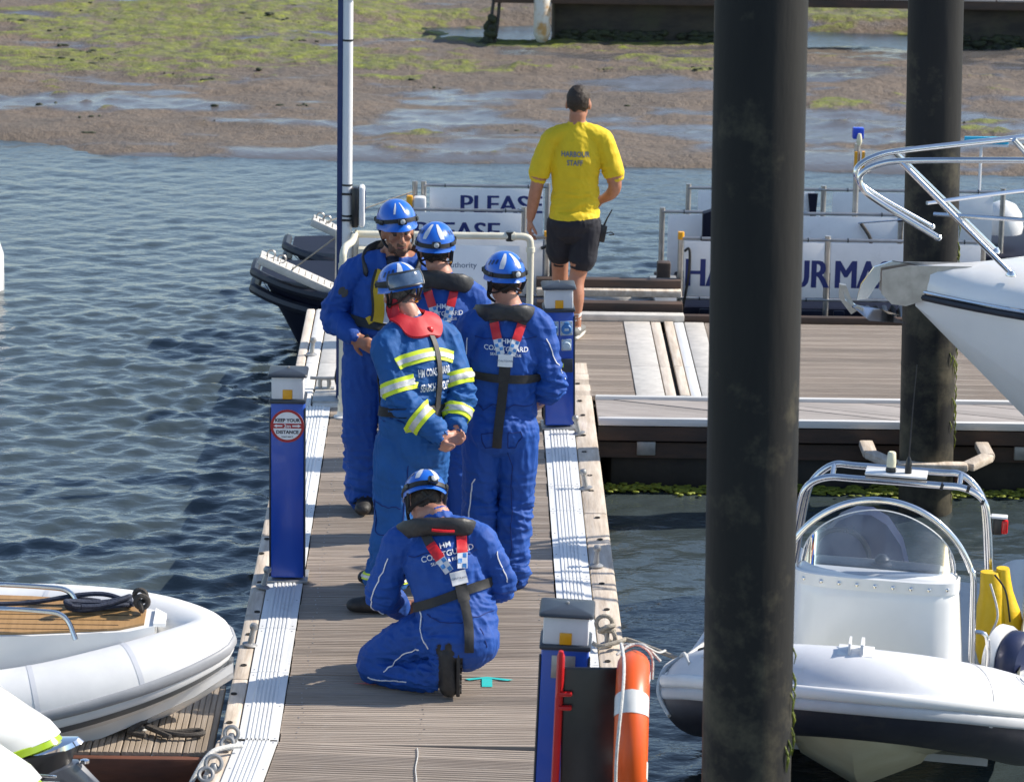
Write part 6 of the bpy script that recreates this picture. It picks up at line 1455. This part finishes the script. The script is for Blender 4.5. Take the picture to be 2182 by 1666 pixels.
# --- man facing the group, seen from the front
def man_front():
    t = thing('person', 'bearded person facing the others, yellow lifejacket over blue overalls, phone in hand', 'person', (-.47, 20.5, 0), 0, 'coastguard party on the walkway')
    b = Body(); P, W, Ch, N = (-.02, 0, .92), (.0, .0, 1.09), (.03, .0, 1.29), (.06, -.005, 1.495); SL, SR = (-.155, .0, 1.40), (.23, .02, 1.41)
    torso(b, P, W, Ch, N, SL, SR, w_=1.08); b.ell((-.01, -.03, 1.05), (.18, .15, .17), 'overall'); b.ell((-.02, .02, .90), (.185, .14, .15), 'overall')
    leg(b, (-.11, 0, .86), (-.12, -.03, .47), (-.10, .0, .08), w_=1.08, hem=.085); leg(b, (.075, 0, .86), (.09, -.03, .47), (.10, 0, .08), w_=1.08)
    boots(b, (-.08, .0, .09), (-.1, -1, 0)); boots(b, (.10, 0, .09), (.2, -1, 0))
    arm(b, SL, (-.275, -.01, 1.135), (-.165, -.185, 1.075), w_=1.10); b.hand((-.155, -.20, 1.07), (.80, -.25, -.40), (.25, .8, -.3), 'skin', -1, .38, 1.05)
    arm(b, SR, (.30, .04, 1.14), (.20, -.10, 1.0), w_=1.05); b.hand((.19, -.11, .99), (-.7, -.3, -.4), (-.2, .9, 0), 'skin', 1, .4)
    hr = head_rot(180 + 14, 2, 5); hc = V((.085, -.02, 1.645)); add_head(b, hc, hr, N, 'hair', beard=True, sc=1.06)
    # open collar wings
    for s in (-1, 1): b.chain([V(N) + V((s * .03, .05, .02)), V(N) + V((s * .075, -.02, .005)), V(N) + V((s * .055, -.085, -.06))], [(.02, .045), (.02, .05), (.014, .04)], 'overall', side=(s, -.5, .3))
    b.ell(V(N) + V((0, -.045, -.035)), (.055, .04, .05), 'under')
    b.build('body', t, dict(MATS, skin='skin_tan'), seed=5, folds=[((-.27, 0, 1.15), .12, 1.1), ((-.12, 0, .4), .15, .8), ((-.1, 0, .12), .15, 1.4), ((-.02, -.1, .98), .12, .6)])
    T = Torso(b, t, P, N, (1, 0, 0), (0, -1, 0))
    for s, u0, u1 in ((-1, -.045, -.03), (1, .15, .12)):
        for nm, m, du, w_, off in (('lifejacket_lobe', 'yellow_cloth', 0, .060, .016), ('reflective_panel', 'reflector', -s * .043 if s < 0 else -s * .043, .040, .014), ('lobe_edging', 'strap', s * .036, .014, .018)):
            T.strap([(u0 + du - .0, .515), (u0 + du - .012 * (s < 0), .42), (u1 + du, .30), (u1 + du, .225)], w_, m, nm, off, .008)
    T.strap([(-.075, .235), (-.03, .205), (.03, .20)], .030, 'strap', 'lobe_base', .016); T.strap([(-.09, .245), (-.065, .215)], .03, 'yellow_cloth', 'pull_tab', .02)
    T.belt(.205, .045, 'strap', 'waist_belt', rmax=.26); T.strap([(.03, .2), (.03, .08), (.02, -.05)], .045, 'strap', 'crotch_strap', .008)
    collar_pad(t, [(-.085, -.10, 1.40), (-.105, -.03, 1.475), (-.06, .06, 1.52), (.06, .09, 1.53), (.17, .06, 1.52), (.215, -.03, 1.475), (.19, -.10, 1.40)], [.03, .04, .045, .045, .045, .04, .03], 'collar_black', seed=8)
    ph = thing('mobile_phone', 'black mobile phone gripped by the bearded person', 'phone', (-.47, 20.5, 0)); MB().box((-.055, -.215, 1.035), (.03, .012, .11), Matrix.Rotation(R(-35), 3, 'Y') @ Matrix.Rotation(R(15), 3, 'Z'), bev=.004).build('case', 'black_plastic', ph)
    for c_ in ((-.215, -.075, 1.30),):
        h = b.bvh.find_nearest(V(c_)); MB().lathe([(.030, 0), (.030, .002)], h[0] + h[1] * .001, n=20, axis=h[1]).build('sleeve_badge', 'strap_grey', t)
    helmet(t, hc + V((0, 0, .022)), hr, torch='front', sc=1.05)
    return t
man_front()

# --- man in the middle of the group, back turned
def man_middle():
    t = thing('person', 'person in blue overalls standing between the bearded person and the tall one', 'person', (-.12, 19.95, 0), 0, 'coastguard party on the walkway')
    b = Body(); P, W, Ch, N = (.02, 0, .92), (.02, 0, 1.08), (.015, 0, 1.27), (-.01, .01, 1.485); SL, SR = (-.175, 0, 1.385), (.185, 0, 1.37)
    torso(b, P, W, Ch, N, SL, SR, w_=1.05); b.ell((.02, -.04, .90), (.18, .13, .14), 'overall')
    for s in (-1, 1): leg(b, (.02 + s * .095, 0, .86), (.02 + s * .10, .03, .47), (.02 + s * .11, -.01, .075), w_=1.05); boots(b, (.02 + s * .11, 0, .09), (s * .15, 1, 0))
    for s, S in ((-1, SL), (1, SR)): arm(b, S, (S[0] + s * .055, .02, 1.09), (S[0] - s * .03, .20, .95), w_=1.05); b.hand((S[0] - s * .035, .215, .94), (-s * .6, .7, 0), (-s * .6, -.6, 0), 'skin', s)
    hr = head_rot(-6, 2, 0); add_head(b, (-.04, .025, 1.635), hr, N, 'hair', bald=False)
    b.chain([V(N) + V((0, 0, -.02)), V(N) + V((-.008, .005, .04))], [(.080, .076), (.072, .07)], 'overall')
    b.build('body', t, MATS, seed=7, folds=[((.2, 0, 1.1), .14, 1.0), ((-.2, 0, 1.1), .14, 1.0), ((0, 0, .5), .2, .6)])
    T = Torso(b, t, P, N, (1, 0, 0), (0, -1, 0))
    collar_pad(t, [(-.14, .12, 1.32), (-.16, .03, 1.45), (-.105, -.07, 1.50), (.02, -.10, 1.495), (.125, -.075, 1.475), (.165, .03, 1.43), (.15, .12, 1.32)], [.045, .05, .055, .058, .055, .05, .045], 'collar_black', seed=2)
    harness(T, .245, t); T.belt(.225, .045, 'strap', 'chest_belt', rmax=.25); T.strap([(0, .25), (0, .1), (0, -.05)], .05, 'strap', 'crotch_strap', .007); lettered_back(T, .425)
    helmet(t, (-.04, .025, 1.648), hr, torch='back')
    return t
man_middle()

# --- kneeling man
def man_kneel():
    t = thing('person', 'person in blue overalls kneeling on the boards with head bowed', 'person', (-.10, 17.25, 0), 0, 'coastguard party on the walkway')
    b = Body(); P, W, Ch, N = V((.095, -.02, .30)), V((.06, .015, .46)), V((.02, .05, .64)), V((-.01, .11, .82)); SL, SR = V((-.20, .09, .715)), V((.195, .07, .74))
    b.chain([P - UP * .05, P + UP * .04, W, W.lerp(Ch, .5), Ch, Ch.lerp(N, .55), N - UP * .01], [(.175, .145), (.195, .155), (.185, .140), (.192, .140), (.200, .140), (.155, .11), (.072, .07)], 'overall', side=(1, .1, 0))
    for S in (SL, SR): b.chain([N.lerp(Ch, .15), N.lerp(S, .55), S], [.070, .078, .084], 'overall', side=(0, 1, 0))
    b.ell((.115, -.06, .27), (.185, .15, .15), 'overall')
    # near leg folded: thigh across to the knee, shin back to the boot
    b.chain([(.05, -.04, .29), (-.10, .0, .265), (-.24, .04, .185), (-.32, .06, .115)], [(.125, .125), (.112, .112), (.098, .098), (.088, .09)], 'overall', side=(0, 1, 0)); b.ell((-.325, .045, .09), (.08, .085, .08), 'overall')
    b.chain([(-.31, .03, .085), (-.16, -.04, .085), (-.03, -.10, .10), (.03, -.13, .13)], [.074, .072, .070, .066], 'overall', side=(0, 0, 1))
    # boot on its toes, sole turned to the right
    b.chain([(.045, -.155, .235), (.045, -.165, .15), (.055, -.17, .055)], [(.05, .052), (.045, .052), (.050, .046)], 'boot', side=(1, 0, 0)); b.chain([(.02, -.14, .15), (.04, -.15, .17)], [.055, .055], 'boot')
    # far leg, foot planted ahead
    b.chain([(.12, .04, .28), (.06, .22, .33), (.0, .36, .36)], [.12, .11, .095], 'overall'); b.chain([(.0, .36, .36), (.0, .38, .2), (.0, .36, .09)], [.092, .086, .085], 'overall'); boots(b, (.0, .36, .08), (-.4, 1, 0))
    EL, WL, ER, WR = V((-.285, .10, .46)), V((-.20, .24, .335)), V((.295, .10, .535)), V((.265, .225, .395))
    arm(b, SL, EL, WL, w_=1.12); b.hand(WL + V((.015, .02, -.005)), (.6, .6, -.3), (.6, -.6, -.2), 'skin', -1)
    arm(b, SR, ER, WR, w_=1.12, cuff=.50); b.chain([ER.lerp(WR, .4), ER.lerp(WR, .8), WR], [.045, .038, .031], 'skin'); b.hand(WR, (-.75, .45, -.25), (-.4, -.5, -.6), 'skin', -1, .7); b.chain([ER.lerp(WR, .28), ER.lerp(WR, .5)], [.070, .066], 'overall')
    hr = head_rot(10, 38, 3); hc = V((-.078, .235, .882)); add_head(b, hc, hr, N, 'hair')
    b.chain([N + V((0, 0, -.02)), N + V((-.008, .02, .028))], [(.080, .076), (.073, .07)], 'overall')
    b.rules.append(lambda p, tg: ('boot' if p.x > .0 else 'overall') if tg in ('boot', 'overall') and p.y < -.09 and p.z < .225 and -.08 < p.x < .125 else tg)
    b.build('body', t, MATS, seed=11, folds=[((.29, .1, .53), .13, 1.6), ((-.28, .1, .46), .12, 1.0), ((.0, -.1, .3), .15, .7), ((-.02, -.1, .12), .12, 1.1), ((-.2, 0, .13), .12, .8), ((.1, 0, .42), .12, .5)])
    T = Torso(b, t, P, N, (1, -.05, 0), (.08, -1, 0))
    collar_pad(t, [(-.17, .20, .60), (-.205, .10, .75), (-.12, .0, .825), (.01, -.015, .835), (.12, .0, .83), (.18, .10, .77), (.15, .22, .64)], [.045, .05, .052, .052, .05, .046, .04], 'collar_black', seed=4)
    MB().tube(cr_path([(-.04, -.047, .826), (.02, -.056, .824), (.07, -.05, .822)]), .010, n=7, ell=(1, .7)).build('collar_piping', 'red_strap', t)
    v0 = .195
    for s, a, b_, c_, d in ((-1, (-.075, .525), (-.050, .455), (-.012, .375), (.020, .305)), (1, (.105, .53), (.105, .465), (.098, .385), (.085, .31))):
        T.strap([a, b_], .048, 'strap_grey', 'back_webbing', .008); T.strap([b_, ((b_[0] + c_[0]) / 2, (b_[1] + c_[1]) / 2), c_], .050, 'red_strap', 'red_webbing', .011); checker(T, *c_, *d, .048, t)
    tg = T.strap([(.058, .30), (.062, .235)], .078, 'print_white', 'harness_tag', .017); T.text('COASTGUARD', .013, .06, .262, 'ink_slate', parent=tg, off=.0245)
    T.strap([(.062, .236), (.066, .15)], .058, 'strap', 'back_plate', .012); T.belt(.185, .047, 'strap', 'chest_belt', rmax=.26, tilt=.028); T.strap([(.064, .16), (.068, .06), (.06, -.02), (.045, -.10)], .045, 'strap', 'crotch_strap', .010)
    T.text('HM', .038, .022, .425, 'print_white', bold=.014, rot=.08); T.text('COASTGUARD', .040, .025, .382, 'print_white', bold=.012, rot=.08, wide=.98); T.text('SEARCH & RESCUE', .022, .028, .354, 'print_white', bold=.008, rot=.08)
    for pts in ([(-.26, .0, .66), (-.30, .0, .56), (-.335, .02, .46), (-.33, .08, .36), (-.28, .12, .31)], [(-.14, -.1, .46), (-.11, -.12, .40), (-.09, -.13, .33), (-.05, -.14, .25)], [(-.10, -.14, .24), (-.18, -.1, .20), (-.27, -.07, .10)], [(-.36, -.05, .05), (-.26, -.08, .06), (-.15, -.12, .075)], [(.27, .02, .70), (.30, .02, .62), (.33, .03, .55)]): surf_line(b, pts, .0045, 'print_white', 'piping', t)
    for pts in ([(-.08, -.15, .42), (.05, -.2, .40), (.2, -.15, .43), (.27, -.05, .42)], [(-.18, -.05, .70), (0, -.1, .735), (.19, -.05, .725)], [(.20, -.15, .36), (.22, -.15, .27)]): surf_line(b, pts, .004, 'seam_blue', 'seam', t, .0012, 5)
    # moulded boot sole
    sm = MB(); sm.box((.098, -.168, .14), (.020, .085, .235), bev=.008)
    for k in range(8): sm.box((.110, -.168 + .012 * (-1) ** k, .045 + .026 * k), (.012, .055, .014), Matrix.Rotation(R(20 * (-1) ** k), 3, 'X'), bev=.003)
    sm.build('boot_sole', 'black_rubber', t)
    helmet(t, hc + hr @ V((0, 0, .01)), hr, torch='back')
    return t
man_kneel()

# --- harbour staff member walking away
def man_staff():
    t = thing('person', 'person in yellow polo shirt and navy shorts walking away across the platform', 'person', (.76, 24.92, 0))
    b = Body(); P, W, Ch, N = (0, 0, .90), (0, 0, 1.06), (.005, 0, 1.27), (.005, .005, 1.50); SL, SR = (-.175, 0, 1.405), (.19, 0, 1.41)
    b.chain([(0, 0, .845), (0, 0, .93), (0, 0, 1.07), (0, 0, 1.19), (.004, 0, 1.30), (.005, 0, 1.42), N], [(.176, .115), (.168, .115), (.158, .108), (.166, .112), (.174, .110), (.140, .090), (.066, .064)], 'shirt')
    for S in (SL, SR): b.chain([V(N) - UP * .035, V(N).lerp(V(S), .55), S], [.062, .068, .072], 'shirt', side=(0, 1, 0))
    b.chain([V(N) - UP * .01, V(N) + UP * .03], [(.064, .062), (.062, .060)], 'shirt')
    b.chain([(-.01, 0, .88), (-.01, -.02, .80)], [(.165, .125), (.16, .125)], 'shorts'); b.ell((0, -.04, .84), (.165, .115, .11), 'shorts')
    b.chain([(.085, -.01, .82), (.075, -.01, .70), (.06, -.01, .565)], [(.105, .11), (.10, .105), (.098, .102)], 'shorts'); b.chain([(-.085, .02, .82), (-.09, .05, .70), (-.095, .07, .60)], [(.105, .11), (.10, .105), (.096, .10)], 'shorts')
    b.chain([(.06, -.01, .60), (.035, .0, .47), (.02, -.02, .40), (.018, -.045, .30), (.018, -.03, .16), (.02, -.01, .09)], [.070, .060, .056, .060, .042, .038], 'skin'); b.chain([(-.095, .08, .62), (-.09, .14, .47), (-.085, .17, .33), (-.08, .18, .16), (-.08, .20, .09)], [.068, .058, .056, .042, .038], 'skin')
    b.chain([(.018, -.03, .20), (.02, -.01, .075)], [.045, .042], 'sock'); b.chain([(-.08, .18, .20), (-.08, .20, .075)], [.045, .042], 'sock')
    for a, d in (((.02, -.01, .07), (.25, 1, 0)), ((-.08, .20, .07), (-.1, 1, 0))):
        a = V(a); d = V(d).normalized(); s = d.cross(UP); b.chain([a - d * .05 - UP * .012, a + d * .05 - UP * .015, a + d * .19 - UP * .03], [(.038, .036), (.042, .036), (.040, .022)], 'shoe', side=s); b.chain([a - d * .06 - UP * .052, a + d * .06 - UP * .055, a + d * .20 - UP * .055], [(.038, .016), (.044, .015), (.040, .013)], 'sole', side=s)
    b.chain([SL, (-.225, .0, 1.27), (-.252, 0, 1.165)], [.070, .073, .074], 'shirt', side=(0, 1, 0)); b.chain([SR, (.235, .0, 1.28), (.268, .0, 1.17)], [.070, .073, .074], 'shirt', side=(0, 1, 0))
    b.chain([(-.235, 0, 1.22), (-.268, -.005, 1.07), (-.29, .02, .94), (-.305, .035, .845)], [.050, .046, .041, .029], 'skin', side=(0, 1, 0)); b.hand((-.306, .037, .84), (-.08, .1, -1), (1, .2, 0), 'skin', 1, .42)
    b.chain([(.25, 0, 1.23), (.275, -.01, 1.10), (.255, .07, 1.02), (.20, .17, .96)], [.050, .047, .042, .030], 'skin', side=(0, 1, 0)); b.hand((.195, .18, .955), (-.6, .7, -.2), (-.6, -.5, 0), 'skin', -1)
    hr = head_rot(-10, 4, 0); add_head(b, (.012, .02, 1.655), hr, N, 'hair', sc=1.02)
    b.rules.append(lambda p, tg: ('shirt' if p.z > .868 + .006 * math.sin(p.x * 14) else 'shorts') if tg in ('shirt', 'shorts') and abs(p.x) < .22 else tg)
    b.build('body', t, {'shirt': 'shirt', 'shorts': 'shorts', 'skin': 'skin_tan', 'hair': 'hair', 'sock': 'sock', 'shoe': 'shoe_grey', 'sole': 'shoe_sole', 'lip': 'lip', 'eye': 'eye_dark'}, cloth=('shirt', 'shorts'), seed=13, amp=.008, folds=[((.08, 0, 1.0), .14, .9), ((-.1, 0, .95), .14, .6), ((.15, 0, 1.25), .1, .7)])
    T = Torso(b, t, P, N, (1, 0, 0), (0, -1, 0)); T.text('HARBOUR', .052, -.01, .405, 'ink_slate', bold=.02, wide=.8); T.text('STAFF', .052, -.012, .345, 'ink_slate', bold=.02, wide=.8)
    r_ = thing('handheld_radio', 'black handheld radio clipped to the shorts of the person in yellow', 'radio', (.76, 24.92, 0)); m_ = Matrix.Rotation(R(10), 3, 'Y'); MB().box((.195, -.02, .755), (.05, .04, .12), m_, bev=.008).build('case', 'black_plastic', r_)
    MB().tube([(.205, -.02, .81), (.225, -.02, .86), (.26, -.02, .925)], [.008, .006, .004], n=7).build('aerial', 'black_plastic', r_); MB().tube(cr_path([(.22, -.02, .755), (.255, -.03, .765), (.275, -.03, .75), (.24, -.02, .745)]), .004, n=6).build('lanyard', 'black_plastic', r_)
    return t
man_staff()
